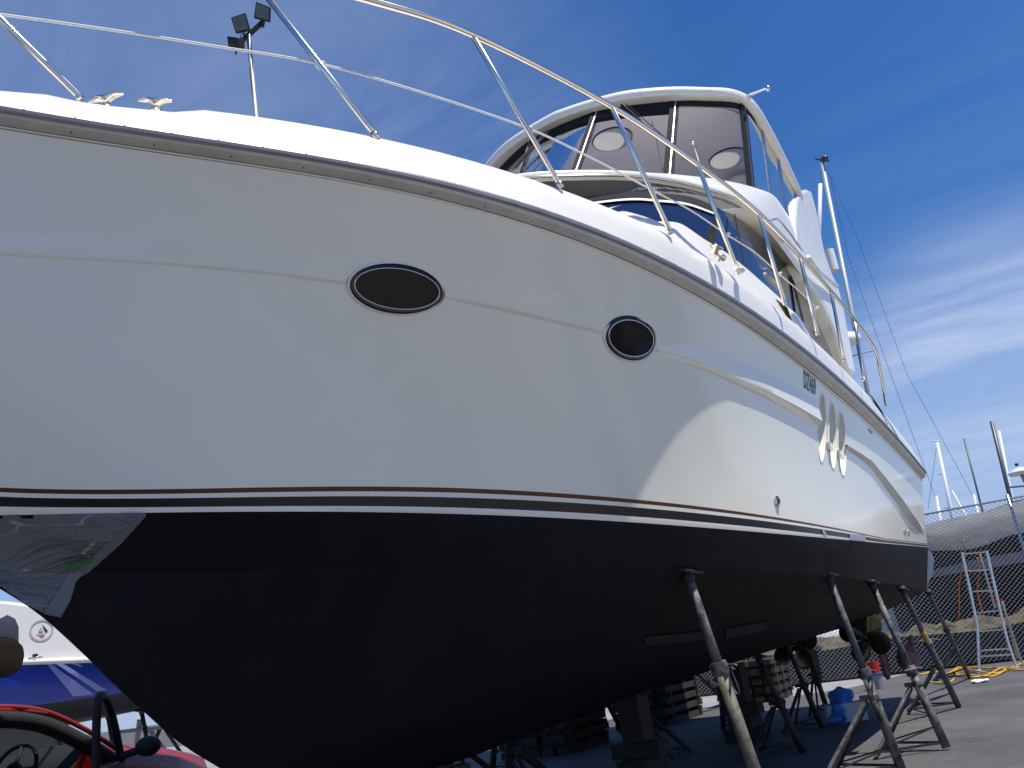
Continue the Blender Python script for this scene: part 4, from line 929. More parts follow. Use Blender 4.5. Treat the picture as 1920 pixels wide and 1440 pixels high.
# ------------------------------------------------------------------ things on the ground under the stern
c = at(1590, 1352, Z=0); root = empty('carton', (c.x, c.y, 0)); tag(root, 'small white open carton on the shaded ground beside the second stand', 'box')
Rz = Matrix.Rotation(.3, 3, 'Z'); W_, D_, H_ = .50, .34, .24
for (cx, cy, w_, d_) in ((0, -D_ / 2, W_, .008), (0, D_ / 2, W_, .008), (-W_ / 2, 0, .008, D_ - .01), (W_ / 2, 0, .008, D_ - .01)):
    MB().box(c + Rz @ Vector((cx, cy, H_ / 2 + .004)), (w_, d_, H_), Rz).build('side_panel', WCARD, root)
MB().box(c + Vector((0, 0, .008)), (W_ - .02, D_ - .02, .008), Rz).build('base_panel', WCARD, root)
cl = MB(); ico(cl, c + Vector((-.02, -.02, .30)), .17, 4, (1.05, .85, 1.0)); ico(cl, c + Rz @ Vector((-.12, -.20, .13)), .12, 4, (.9, .55, 1.25)); ico(cl, c + Rz @ Vector((-.20, -.24, .04)), .08, 3, (1.3, .7, .5))
cl.v = [v + Vector((mnoise.noise(v * 9), mnoise.noise(v * 9 + Vector((5, 0, 0))), mnoise.noise(v * 8 + Vector((0, 7, 0))))) * .055 for v in cl.v]
o = cl.build('cloth', BLUEC, None, True); tag(o, 'crumpled bright blue cloth draped over the white carton', 'cloth')
c = at(1648, 1292, Z=0); root = empty('bucket', (c.x, c.y, 0)); tag(root, 'grey plastic bucket with a blue rim standing in the shade behind the second stand', 'bucket')
MB().lathe([(.13, 0), (.165, .30), (.155, .30), (.125, .02), (.01, .015)], c, 24).build('pail', GREYPL, root, auto=40)
MB().lathe([(.165, .27), (.176, .28), (.176, .305), (.165, .31)], c, 24).build('rim', mat('blue plastic', (.03, .07, .25), .4), root, auto=40)
o = MB().lathe([(.02, .31), (.10, .31), (.12, .52), (.11, .52), (.09, .33), (.01, .33)], c, 24).build('paint_pot', REDPL, None, auto=40); tag(o, 'red plastic pot resting on top of the grey bucket', 'pot')
# ladder
root = empty('step_ladder', tuple(at(1870, 1258, Z=0))); tag(root, 'aluminium folding ladder standing open in front of the chain link fence', 'ladder')
YL = at(1836, 1262, Z=0).y
def lp3(x, y, k=0): return at(x, y, Y=YL + .55 * (1262 - y) / 230 + k)
MB().tube([lp3(1804, 1036), lp3(1826, 1140), lp3(1833, 1175), lp3(1836, 1262)], .028, 8).build('stile', ALU, root)
MB().tube([lp3(1850, 1033), lp3(1880, 1165), lp3(1890, 1205), lp3(1908, 1256)], .028, 8).build('stile', ALU, root)
for (a, b) in (((1804, 1039), (1850, 1035)), ((1814, 1071), (1855, 1068)), ((1824, 1109), (1862, 1107)), ((1832, 1149), (1871, 1145)), ((1836, 1184), (1881, 1180)), ((1838, 1220), (1895, 1216)), ((1837, 1231), (1898, 1227))):
    MB().beam(lp3(*a), lp3(*b), .05, .03).build('rung', ALU, root)
for (a, b) in (((1838, 1040), (1866, 1140)), ((1879, 1130), (1917, 1245)), ((1880, 1128), (1908, 1235))):
    MB().tube([lp3(*a, k=.25), lp3(*b, k=.9)], .022, 8).build('rear_stile', ALU, root)
MB().beam(lp3(1864, 1128, .02), lp3(1880, 1124, .02), .05, .05).build('top_cap', REDPL, root)
for q in ((1836, 1262), (1908, 1256)): MB().box(lp3(*q) + Vector((0, 0, .03)), (.09, .12, .06)).build('foot', ROPE, root)
# yellow hose: loose coils on the ground
def gp(x, y, z=.015): return at(x, y, Z=z)
pts = [gp(1700, 1268), gp(1730, 1266), gp(1752, 1262), gp(1775, 1264), gp(1800, 1252), gp(1835, 1262), gp(1870, 1262), gp(1905, 1250), gp(1940, 1240), gp(1950, 1252), gp(1915, 1258), gp(1880, 1256), gp(1850, 1266), gp(1815, 1271), gp(1790, 1262), gp(1810, 1252), gp(1850, 1254), gp(1885, 1258), gp(1860, 1268), gp(1825, 1268), gp(1795, 1270), gp(1785, 1277), gp(1765, 1282), gp(1740, 1283)]
for i, p in enumerate(pts): p.z += .018 * (i % 3)
o = MB().tube(cr(pts, 8), .018, 8).build('hose', YEL, None, True); tag(o, 'yellow hose lying in loose coils on the asphalt at the foot of the ladder', 'hose')
# litter by the fence
for i, (x, y, lab) in enumerate(((1822, 1216, 'crumpled white rag lying at the foot of the fence left of the ladder'), (1836, 1277, 'white rag scrap on sunlit asphalt in front of the yellow hose'))):
    c = gp(x, y, .03); m = MB(); ico(m, c, .10, 3, (1.6, 1.2, .35))
    m.v = [v + Vector((1, 1, .5)) * .04 * mnoise.noise(v * 14) for v in m.v]; o = m.build('rag', ROPE, None, True); tag(o, lab, 'rag')
c = gp(1770, 1235, .0); m = MB(); m.tube(cr([c + Vector((-.25, -.1, .04)), c + Vector((0, 0, .10)), c + Vector((.2, .1, .05))], 4), .07, 8); o = m.build('work_glove', mat('yellow leather', (.5, .38, .14), .8), None, True); tag(o, 'yellow leather work glove on the ground behind the stern stand', 'glove')

# ------------------------------------------------------------------ chain link fence
YF = 24.0
root = empty('chain_link_fence', (0, YF, 0)); tag(root, 'tall chain link fence with black shade cloth along its foot, behind the stern', 'fence')
X0, X1, ZT = -13.0, 15.0, 3.6
vs_, fs_ = [], []
pitch = .115
def wire(a, b, r=.0045):
    d = (b - a).normalized(); u_ = d.cross(Vector((0, 1, 0))).normalized(); w_ = Vector((0, 1, 0)); k = len(vs_)
    for p in (a, b):
        for t_ in (0, 2.094, 4.188): vs_.append(p + u_ * r * math.cos(t_) + w_ * r * math.sin(t_))
    for j in range(3): fs_.append((k + j, k + (j + 1) % 3, k + 3 + (j + 1) % 3, k + 3 + j))
c_ = X0 - ZT
while c_ < X1:
    for sgn, y in ((1, YF), (-1, YF + .006)):
        x0, x1 = (c_, c_ + ZT * 1.15) if sgn > 0 else (c_ + ZT * 1.15, c_)
        wire(Vector((x0, y, .05)), Vector((x1, y, ZT)), .0055)
    c_ += pitch
mesh('wire_mesh', vs_, fs_, WIRE, root)
for x in (-12.6, -9.6, -6.6, -3.6, .55, 3.6, 6.6, 9.6, 12.6):
    MB().tube([Vector((x, YF + .05, 0)), Vector((x, YF + .05, ZT + .1))], .035, 10).build('post', TRIM, root, True)
MB().tube([Vector((X0, YF + .05, ZT)), Vector((X1, YF + .05, ZT))], .022, 8).build('top_rail', TRIM, root, True)
m = MB(); rings = []
for i in range(180):
    x = X0 + (X1 - X0) * i / 179; rings.append([Vector((x, YF + .03 + .02 * math.sin(x * 5 + k), k * .2 + (.04 * math.sin(x * 1.7) if k == 4 else 0))) for k in range(5)])
m.loft(rings, closed=False); m.build('shade_cloth', CLOTHS, root, True)
for (x, y0, y1, lab) in ((1807, 1012, 1160, 0), (1832, 1045, 1150, 1)):
    P_ = [at(x + 3 * math.sin(k * 1.3) - (12 * (k / 6) ** 1.5 if lab == 0 else -6 * k / 6), y0 + (y1 - y0) * k / 6, Y=YF - .05) for k in range(7)]
    o = MB().tube(cr(P_, 4), .014, 6).build('cord', ORG, None, True); tag(o, 'orange cord hanging down the fence left of the ladder' if lab == 0 else 'orange cord hanging behind the upper rungs of the ladder', 'cord')

# ------------------------------------------------------------------ covered launch behind the fence
root = empty('covered_boat', (2, 29, 0)); tag(root, 'long boat under a grey tarpaulin behind the chain link fence', 'boat')
YC = 27.0
def cz(px, py): return at(px, py, Y=YC).z
m = MB(); rings = []
xs_ = np.linspace(-3.2, 18, 66)
for i, x in enumerate(xs_):
    tp = 3.62 + .26 * (1 - math.exp(-(x + 3.2) * .55)) + .06 * math.sin(x * 1.3); bt = 2.86 + .015 * min(x, 9) + .05 * math.sin(x * 2.2); k = min(1, (x + 3.35) / 1.6) ** .5
    ring = []
    for j in range(13):
        a = math.pi * j / 12; ring.append(Vector((x, YC + 1.6 - 1.7 * k * math.cos(a), bt + (tp - bt) * (k if k < 1 else 1) * math.sin(a) ** .55 + .04 * math.sin(x * 3 + j))))
    rings.append(ring)
m.loft(rings, closed=False); m.build('tarpaulin', GREYB, root, True)
# dark hull with a pale rubbing band
m = MB(); rings = []
for x in np.linspace(-3.0, 18, 32):
    rings.append([Vector((x, YC + .35 + .9 * (1 - z) ** 2, .9 + 2.15 * z)) for z in np.linspace(0, 1, 6)])
m.loft(rings, closed=False); m.build('hull', DVOID, root, True)
m = MB(); m.prism([Vector((-2.9, YC + .15, 2.20)), Vector((18, YC + .15, 2.40)), Vector((18, YC + .15, 2.70)), Vector((-.6, YC + .15, 2.50)), Vector((-2.2, YC + .15, 2.34))], (0, .18, 0)); m.build('rubbing_band', mat('weathered grey band', (.24, .25, .27), .6, noise=(3, .2)), root)
m = MB(); m.box((0.9, YC + .2, 1.9), (.16, .2, 2.3)); m.build('prop_post', GREYPL, root)
c = at(1914, 884, Y=YC + 1.2)
MB().lathe([(.05, -.10), (.30, -.09), (.34, -.02), (.30, .04), (.12, .10), (.02, .12)], c, 24).build('radar_dome', WHITEP, root, auto=50)
m = MB(); m.tube([c + Vector((0, 0, -.1)), c + Vector((.02, 0, -.30))], .05, 10); m.tube([c + Vector((.1, 0, -.30)), c + Vector((.12, 0, -1.3))], [.09, .16], 10); m.tube([c + Vector((.05, 0, -.42)), at(1892, 914, Y=YC + 1.2)], .025, 6); m.build('radar_post', GREYPL, root, True)
m = MB(); ico(m, c + Vector((-.05, -.05, .2)), .05, 2); m.build('mast_light', RUB, root, True)
# grass bank
m = MB(); nx, ny = 120, 14; V_ = []
for i in range(nx):
    for j in range(ny):
        x = -14 + 32 * i / (nx - 1); t_ = j / (ny - 1); h_ = (1.0 + .42 * mnoise.noise(Vector((x * .9, 0, 3))) + .25 * mnoise.noise(Vector((x * 2.9, j * .4, 3)))) * math.sin(math.pi * (.12 + .5 * t_))
        V_.append(Vector((x, 24.5 + 2.2 * t_, h_)))
m.add(V_, [(i * ny + j, (i + 1) * ny + j, (i + 1) * ny + j + 1, i * ny + j + 1) for i in range(nx - 1) for j in range(ny - 1)])
o = m.build('grass_bank', EARTH, None, True); tag(o, kind='structure')

# ------------------------------------------------------------------ sailing boats beyond
def sailboat(mast_a, mast_b, Yd, rad, m_, label, spreaders=(), top=None, stays=(), L_=9.0, grp='sailing boats beyond the fence'):
    a = at(*mast_a, Y=Yd); b = at(*mast_b, Y=Yd); d = (b - a).normalized(); foot = b + d * ((b.z - 1.2) / max(.2, -d.z))
    root = empty('sailboat', (foot.x, Yd, 0)); tag(root, label, 'sailboat', grp)
    MB().tube([a, foot], [rad * .8, rad], 12).build('mast', m_, root, True)
    rings = []
    for i in range(13):
        t_ = -1 + 2 * i / 12; w_ = 1.5 * (1 - abs(t_) ** 2.4) + .03; x = foot.x + .3 + t_ * L_ / 2
        rings.append([Vector((x, Yd - w_, 1.15)), Vector((x, Yd - w_ * .8, .4)), Vector((x, Yd, -.1 + .3 * abs(t_))), Vector((x, Yd + w_ * .8, .4)), Vector((x, Yd + w_, 1.15)), Vector((x, Yd, 1.22))])
    MB().loft(rings).build('hull', WHITEP, root, True)
    MB().box((foot.x + .2, Yd, 1.4), (L_ * .35, 1.5, .45)).build('cabin', WHITEP, root, bevel=.1)
    for (p, q) in spreaders: MB().tube([at(*p, Y=Yd), at(*q, Y=Yd)], rad * .25, 6).build('spreader', m_, root)
    for (p, q) in stays: MB().tube([at(*p, Y=Yd), at(*q, Y=Yd - .02)], .0065 * Yd / 30, 5).build('stay', MASTD, root)
    return root, foot
root, _ = sailboat((1541, 303), (1600, 600), 30, .085, MASTG, 'sailboat whose tall white mast with a radar reflector rises behind the motor yacht stern', spreaders=(((1546, 385), (1556, 387)), ((1577, 512), (1602, 496)), ((1597, 668), (1645, 655))), stays=(((1552, 318), (1605, 440)), ((1605, 440), (1700, 700)), ((1700, 700), (1832, 945)), ((1556, 330), (1590, 480)), ((1590, 480), (1760, 950)), ((1540, 310), (1538, 400))), L_=11, grp='sailing boats beyond the fence')
Yd = 29.8
MB().lathe([(.17, 0), (.17, .78), (.02, .80)], at(1564, 508, Y=Yd) , 16).build('radar_reflector', WHITEP, root, auto=40)
m = MB(); m.tube([at(1541, 303, Y=30), at(1546, 294, Y=30)], .09, 8); m.tube([at(1529, 298, Y=30), at(1555, 302, Y=30)], .03, 6); ico(m, at(1547, 297, Y=30), .12, 2); m.build('masthead_gear', MASTD, root, True)
MB().tube([at(1538, 345, Y=29.9), at(1534, 520, Y=29.9)], .07, 8).build('furled_sail', MASTW, root, True)
MB().tube([at(1540, 500, Y=29.9), at(1556, 560, Y=29.9)], .05, 8).build('boom_strut', MASTW, root, True)
sailboat((1757, 830), (1783, 955), 62, .13, MASTW, 'sailboat with bright white mast and crossed masthead aerial, left of the dark mast', spreaders=(((1760, 890), (1776, 889)), ((1745, 828), (1765, 826)), ((1770, 953), (1792, 951))), stays=(((1757, 830), (1740, 955)),))
sailboat((1808, 824), (1839, 946), 70, .08, MASTD, 'sailboat with thin grey mast halfway between the white mast and the dark mast', spreaders=(((1824, 895), (1832, 896)), ((1804, 823), (1813, 823))))
sailboat((1859, 791), (1897, 945), 45, .10, MASTD, 'sailboat with thick dark mast next to the radar dome', spreaders=(((1855, 789), (1863, 791)),))
sailboat((1873, 808), (1892, 905), 75, .12, MASTW, 'sailboat with pale mast just right of the dark mast')
sailboat((1755, 930), (1762, 968), 80, .15, MASTW, 'sailboat with short white mast nearest the yacht transom')
sailboat((1825, 927), (1832, 955), 80, .14, MASTW, 'sailboat with short white mast top above the middle of the tarpaulin')
sailboat((1785, 920), (1806, 958), 90, .10, MASTW, 'sailboat with faint slanting mast right of the bright white mast')

# ------------------------------------------------------------------ floodlight pole behind the bow
D0 = 20
a = at(480, 217, D=D0); b = at(467, 78, D=D0); d = (a - b).normalized(); ft = a + d * (a.z / -d.z)
root = empty('floodlight_pole', (ft.x, ft.y, 0)); tag(root, 'galvanised pole with three floodlights rising behind the bow', 'light pole')
MB().tube([ft, b + (b - a) * .10], [.075, .05], 14).build('pole', mat('galvanised post', (.33, .35, .36), .5, .4, noise=(6, .15)), root, True)
cr_ = at(466, 72, D=D0)
m = MB(); m.beam(at(448, 82, D=D0 + .1), at(493, 41, D=D0), .08, .08); m.build('cross_arm', RUSTY, root)
GLF = mat('floodlight glass', (.10, .12, .11), .15, noise=(5, .3))
def flood(q, back, D=D0 - .2):
    Q = [at(*p, D=D) for p in q]; c = sum(Q, Vector()) / 4; n = (Q[1] - Q[0]).cross(Q[3] - Q[0]).normalized()
    if n.dot(CAMP - c) > 0: n = -n
    n = n * back
    F2_ = [c + (p - c) * .55 + n * .24 for p in Q]; F1_ = [p + n * .05 for p in Q]
    h_ = MB().loft([Q, F1_, F2_]).build('lamp_housing', RUSTY, root)
    MB().prism([c + (p - c) * .86 - n * .012 for p in Q], n * .01).build('lens', GLF, h_)
    cc = c + n * .1; MB().tube([(Q[2] + Q[3]) / 2 + n * .08, (Q[2] + Q[3]) / 2 + n * .1 + Vector((0, 0, -.16))], .02, 6).build('bracket', RUSTY, h_)
flood([(433, 33), (460, 24), (469, 56), (442, 62)], 1)
flood([(480, 3), (507, 14), (506, 41), (476, 33)], 1)
flood([(427, 70), (459, 75), (459, 94), (430, 93)], -1, D0 - .4)
for p in ((455, 68), (492, 45)):
    c = at(*p, D=D0 - .1); MB().tube([c + Vector((.07 * math.cos(t), 0, .08 * math.sin(t))) for t in np.linspace(0, 6.28, 13)[:-1]], .010, 6, closed=True).build('cable', RUB, root, True)

# ------------------------------------------------------------------ red car behind the bow
Pb = at(226, 1417, D=7.1); hd = Vector((-.26, .965, 0)).normalized(); lf = Vector((-hd.y, hd.x, 0)); O = Vector((Pb.x, Pb.y, 0))
car = empty('parked_car', tuple(O - hd * 1.2 + lf * .85)); tag(car, 'red hatchback with its driver door open, parked under the blue boat', 'car')
def c3(u_, v_, w_): return O + hd * u_ + lf * v_ + Vector((0, 0, w_))
W2 = 1.68
def ringc(u_, wb, wt_, ins_, ht):
    """cross-section of the lower body, sill to belt and over"""
    return [c3(u_, ins_ + .06, wb), c3(u_, ins_, wb + .18), c3(u_, ins_, wt_ - .16), c3(u_, ins_ + .05, wt_ - .04), c3(u_, ins_ + .18, wt_ + ht), c3(u_, W2 / 2, wt_ + ht * 1.5), c3(u_, W2 - ins_ - .18, wt_ + ht), c3(u_, W2 - ins_ - .05, wt_ - .04), c3(u_, W2 - ins_, wt_ - .16), c3(u_, W2 - ins_, wb + .18), c3(u_, W2 - ins_ - .06, wb)]
st_ = [(1.62, .42, .66, .30, .0), (1.56, .30, .80, .16, .01), (1.38, .26, .92, .08, .02), (.85, .25, .99, .03, .05), (.30, .25, 1.06, .0, .06), (.02, .25, 1.09, .0, .05)]
MB().loft([ringc(*q) for q in st_]).build('bonnet', REDP, car, auto=40)
st_ = [(-.02, .25, .78, .0, .0), (-1.2, .25, .78, -.01, .0), (-2.3, .25, .84, .0, .0), (-2.75, .28, .92, .06, .0), (-2.85, .34, .8, .14, .0)]
MB().loft([ringc(*q) for q in st_]).build('body', REDP, car, auto=40)
def crv(pts, n=6): return cr([c3(*p) for p in pts], n)
for v0, sg in ((.04, 1), (W2 - .04, -1)):
    pr = [(.08, v0, 1.06), (-.30, v0 + sg * .05, 1.28), (-.72, v0 + sg * .12, 1.46), (-1.3, v0 + sg * .15, 1.52), (-2.0, v0 + sg * .14, 1.49), (-2.5, v0 + sg * .10, 1.34), (-2.78, v0 + sg * .05, .98)]
    MB().tube(crv(pr), .020, 10).build('roof_rail', REDP, car, True)
    pr2 = [(p[0] - .05, p[1] + sg * .015, p[2] - .075) for p in pr]
    MB().tube(crv(pr2), .062, 10).build('door_seal', CARIN, car, True)
    MB().beam(c3(-1.25, v0 + sg * .06, .95), c3(-1.32, v0 + sg * .13, 1.46), .09, .06, hd).build('pillar', CARIN, car)
rings = []
for u_, w_, z_ in ((-.66, .13, 1.44), (-.9, .16, 1.49), (-1.4, .17, 1.525), (-2.0, .16, 1.49), (-2.45, .13, 1.37)):
    rings.append([c3(u_, w_ + (W2 - 2 * w_) * k / 8, z_ + .035 * math.sin(math.pi * k / 8)) for k in range(9)])
o = MB().loft(rings, closed=False).build('roof', REDP, car, True); sm_ = o.modifiers.new('solid', 'SOLIDIFY'); sm_.thickness = .03; sm_.offset = -1
CGL = glass('car window glass', (.62, .74, .72), .12)
MB().loft([[c3(.02, .10 + (W2 - .2) * k / 8, 1.05) for k in range(9)], [c3(-.66, .18 + (W2 - .36) * k / 8, 1.44 + .02 * math.sin(math.pi * k / 8)) for k in range(9)]], closed=False).build('windscreen', CGL, car, True)
MB().add([c3(-.05, W2 - .06, 1.0), c3(-1.2, W2 - .05, .96), c3(-1.3, W2 - .17, 1.45), c3(-.75, W2 - .16, 1.42)], [(0, 1, 2, 3)]).build('side_glass', CGL, car)
MB().add([c3(-1.3, W2 - .05, .96), c3(-2.5, W2 - .06, .98), c3(-2.3, W2 - .14, 1.34), c3(-1.38, W2 - .17, 1.45)], [(0, 1, 2, 3)]).build('rear_side_glass', CGL, car)
MB().loft([[c3(-.04, .1 + (W2 - .2) * k / 6, 1.09) for k in range(7)], [c3(-.28, .1 + (W2 - .2) * k / 6, 1.15 + (.04 if k < 3 else 0)) for k in range(7)], [c3(-.42, .1 + (W2 - .2) * k / 6, 1.0) for k in range(7)], [c3(-.45, .1 + (W2 - .2) * k / 6, .6) for k in range(7)]], closed=False).build('dashboard', CARIN, car, True)
wc = c3(-.62, .45, 1.06); wn = (hd * -1 + Vector((0, 0, .45))).normalized(); wa = lf; wb_ = wn.cross(wa)
m = MB(); m.tube([wc + wa * (.185 * math.cos(t)) + wb_ * (.185 * math.sin(t)) for t in np.linspace(0, 6.283, 25)[:-1]], .016, 8, closed=True); sw = m.build('steering_wheel', RUB_GLOSS, car, True)
m = MB(); ico(m, wc, .06, 2); m.tube([wc - wa * .18, wc + wa * .18], .014, 6); m.tube([wc, wc - wb_ * .18], .014, 6); m.build('spokes', CARIN, sw, True)
for v_ in (.45, 1.22):
    m = MB(); m.loft([[c3(-1.15 + a, v_ - .22 + b, z) for a, b in ((0, 0), (.12, 0), (.12, .44), (0, .44))] for z in (.5, 1.0, 1.15)]); m.loft([[c3(-1.18 + a, v_ - .11 + b, z) for a, b in ((0, 0), (.08, 0), (.08, .22), (0, .22))] for z in (1.16, 1.30)]); m.build('seat', CARIN, car, bevel=.03)
MB().prism([c3(-.05, W2 - .02, .7), c3(-2.5, W2 - .02, .7), c3(-2.5, W2 - .02, .97), c3(-1.2, W2 - .02, .96), c3(-.05, W2 - .02, 1.0)], -lf * .07).build('door_card', CARIN, car)
MB().prism([c3(-.1, .1, .80), c3(-2.6, .1, .80), c3(-2.6, W2 - .1, .80), c3(-.1, W2 - .1, .80)], (0, 0, .02)).build('cabin_floor', CARIN, car)
# open driver door
best = None
for k_ in range(-100, 100):
    th = math.radians(k_); d_ = (-lf * math.cos(th) + hd * math.sin(th)); pxy = proj(c3(.02, 0, 0) + d_ * .88 + Vector((0, 0, 1.50))); e_ = abs(pxy[0] - 186)
    if (best is None or e_ < best[0]) and pxy[1] > 0: best = (e_, d_)
dd = best[1].normalized(); dn_ = dd.cross(Vector((0, 0, 1))).normalized()
def d3(a, w_): return c3(.02, .0, 0) + dd * a + Vector((0, 0, w_))
dr = MB().prism([d3(.02, .32), d3(1.0, .32), d3(1.03, .7), d3(1.0, .98), d3(.02, 1.02)], dn_ * .09).build('door', REDP, car, bevel=.015)
MB().prism([d3(.05, .36), d3(.96, .36), d3(.97, .7), d3(.95, .97), d3(.05, 1.0)], dn_ * -.03).build('inner_panel', CARIN, dr, bevel=.01)
MB().tube(cr([d3(.02, 1.0), d3(.30, 1.26), d3(.60, 1.45), d3(.86, 1.50), d3(.97, 1.44), d3(1.0, 1.25), d3(1.0, .98)], 6), .030, 8).build('window_frame', CARIN, dr, True)
m = MB(); ico(m, d3(.16, 1.09) + dn_ * (.22 if (dn_.dot(hd) > 0) else -.22), .11, 3, (.9, .9, .7)); m.tube([d3(.16, 1.04), d3(.16, 1.08) + dn_ * (.2 if dn_.dot(hd) > 0 else -.2)], .03, 8); m.build('mirror', CARIN, dr, True)
# wheels, lamp
for u_, v_ in ((.80, .02), (.80, W2 - .02), (-2.0, .02), (-2.0, W2 - .02)):
    R = lf.to_track_quat('Z', 'Y').to_matrix(); m = MB(); m.lathe([(.20, -.10), (.29, -.10), (.31, -.06), (.31, .06), (.29, .10), (.20, .10)], c3(u_, v_ + (.10 if v_ < 1 else -.10), .31), 26, R); wh = m.build('wheel', RUB, car, auto=40)
    MB().lathe([(.03, -.115), (.19, -.105), (.20, -.09)], c3(u_, v_ + (.10 if v_ < 1 else -.10), .31), 20, R).build('rim', TRIM, wh, auto=40)
for v_ in (.22, W2 - .22):
    m = MB(); ico(m, c3(1.26, v_, .74), .13, 3, (1, 1.0, .7)); m.build('headlight', mat('lamp glass', (.6, .6, .62), .1), car, True)

# ------------------------------------------------------------------ blue and white boat behind the car
D1 = 12.0; g0 = at(0, 1245, D=D1); rr_ = Vector((.53, .85, 0)).normalized(); aw = Vector((-rr_.y, rr_.x, 0))
bb = empty('blue_white_boat', (g0.x, g0.y, 0)); tag(bb, 'blue and white boat with pale slanting stripes on its hull, beyond the bow', 'boat')
def onp(px, py, push=0.0):
    """where the sight line meets the near side of that boat"""
    d = ray(px, py); n = aw; k = (g0 + aw * push - CAMP).dot(n) / d.dot(n); return CAMP + d * k
def b3(a, b, z): return g0 + rr_ * a + aw * b + Vector((0, 0, z - g0.z))
rings = []
for i in range(25):
    a = -7.0 + 11.5 * i / 24; k = max(0, (a + .5) / 5.0); half = 1.35 * (1 - min(1, k) ** 2.0) + .02; zb = 1.72 + .12 * k; gz = g0.z - .02 + .12 * k
    cy = 1.35
    rings.append([b3(a, cy - half, gz), b3(a, cy - half * .97, gz - .25), b3(a, cy - half * .90, zb + .06), b3(a, cy - half * .86, zb - .03), b3(a, cy - half * .45, zb - .28), b3(a, cy, zb - .42 + .25 * k), b3(a, cy + half * .45, zb - .28), b3(a, cy + half * .86, zb - .03), b3(a, cy + half * .9, zb + .06), b3(a, cy + half, gz)])
m = MB(); n_ = 10; 
m.loft(rings, closed=False, caps=False)
ids = []
for r in range(24):
    for k in range(9): ids.append(1 if 2 < k < 6 else (0))
m.i = ids
hb_ = m.build('hull', [BLUEH, mat('dark boat bottom', (.012, .013, .02), .6)], bb, True)
bmv = bmesh.new(); bmv.from_mesh(hb_.data); bbvh = BVHTree.FromBMesh(bmv)
def bhit(px, py, off=.012):
    loc, n, i, t_ = bbvh.ray_cast(CAMP, ray(px, py).normalized(), 80)
    if loc is None: return onp(px, py)
    return loc - ray(px, py).normalized() * off
def patch(poly, name, m_, n=8):
    (a, b, c, d) = poly; V_ = []; F_ = []
    for i in range(n + 1):
        for j in range(3):
            s_, t_ = i / n, j / 2; x = (a[0] * (1 - t_) + b[0] * t_) * (1 - s_) + (d[0] * (1 - t_) + c[0] * t_) * s_; y = (a[1] * (1 - t_) + b[1] * t_) * (1 - s_) + (d[1] * (1 - t_) + c[1] * t_) * s_; V_.append(bhit(x, y))
    for i in range(n):
        for j in range(2): F_.append((i * 3 + j, i * 3 + j + 1, i * 3 + j + 4, i * 3 + j + 3))
    return MB().add(V_, F_).build(name, m_, bb)
patch(((86, 1243), (93, 1243), (176, 1302), (138, 1306)), 'hull_stripe', LAV)
patch(((101, 1242), (113, 1241), (200, 1294), (183, 1296)), 'hull_stripe', LAV)
patch(((122, 1241), (138, 1240), (156, 1249), (150, 1250)), 'hull_stripe', LAV)
topp = [(-330, 1130), (-120, 1112), (0, 1126), (22, 1128), (45, 1131), (90, 1140), (160, 1170), (230, 1205), (260, 1228), (260, 1240), (0, 1246), (-330, 1275)]
P_ = [onp(*q, push=.06) for q in topp]
MB().prism(P_, aw * 2.3).build('deckhouse', WHITEP, bb, bevel=.04)
MB().tube([onp(-330, 1274), onp(0, 1243), onp(260, 1234)], .04, 8).build('gunwale', WHITEP, bb, True)
WG = mat('boat window', (.05, .055, .07), .08, noise=(1.5, .6))
MB().prism([onp(*q, push=.06) for q in ((-120, 1172), (0, 1160), (14, 1153), (28, 1160), (35, 1175), (35, 1208), (30, 1212), (0, 1218), (-120, 1236))], aw * -.012).build('cabin_window', WG, bb)
ec = onp(78, 1182, push=.052); er = .15; GRY = mat('pale grey emblem ring', (.42, .45, .48), .6)
m = MB(); m.loft([[ec + rr_ * (r_ * math.cos(t)) + Vector((0, 0, r_ * math.sin(t))) for t in np.linspace(0, 6.283, 33)[:-1]] for r_ in (.128, .15)], caps=False); m.build('emblem_ring', GRY, bb)
MB().add([ec + rr_ * .0 + Vector((0, 0, .09)), ec + rr_ * .085 + Vector((0, 0, -.02)), ec + rr_ * .05 + Vector((0, 0, -.03))], [(0, 1, 2)]).build('emblem_sail', RUB, bb)
MB().add([ec + rr_ * -.02 + Vector((0, 0, .05)), ec + rr_ * .03 + Vector((0, 0, -.02)), ec + rr_ * -.04 + Vector((0, 0, -.01))], [(0, 1, 2)]).build('emblem_sail', GRY, bb)
RP = mat('red emblem stroke', (.55, .08, .08), .6)
for k, (x0, x1) in enumerate(((-.06, .03), (-.03, .05), (-.01, .03))): MB().beam(ec + rr_ * x0 + Vector((0, 0, -.045 - k * .018)), ec + rr_ * x1 + Vector((0, 0, -.04 - k * .018)), .004, .007).build('emblem_stroke', RP, bb)
MB().box(onp(66, 1229, push=-.02), (.05, .05, .04)).build('vent_cap', RUSTY, bb)
MB().tube([onp(53, 1235, push=-.03), onp(66, 1232, push=-.03), onp(80, 1232, push=-.03)], .010, 6).build('deck_cleat', TRIM, bb, True)
k_ = 0
for (px, py, lab) in ((300, 1395, 'dark trestle stand under the blue boat, seen just above the red bonnet'), (235, 1392, 'dark stand under the blue boat behind the open car door'), (150, 1395, 'dark stand under the blue boat seen through the car windscreen'), (40, 1400, 'dark stand under the blue boat at the left edge of the car windscreen')):
    q = at(px, py, D=D1 + 1.2); F = Vector((q.x, q.y, .004)); T_ = F + aw * .5 + rr_ * (-.2) + Vector((0, 0, 1.50)); s_ = -aw
    boat_stand(T_, F, F + aw * .8 + rr_ * .35, F + aw * .8 - rr_ * .4, lab, (RUSTY, GALV, RUSTY), .5, .36, False, 'stands under the blue boat')
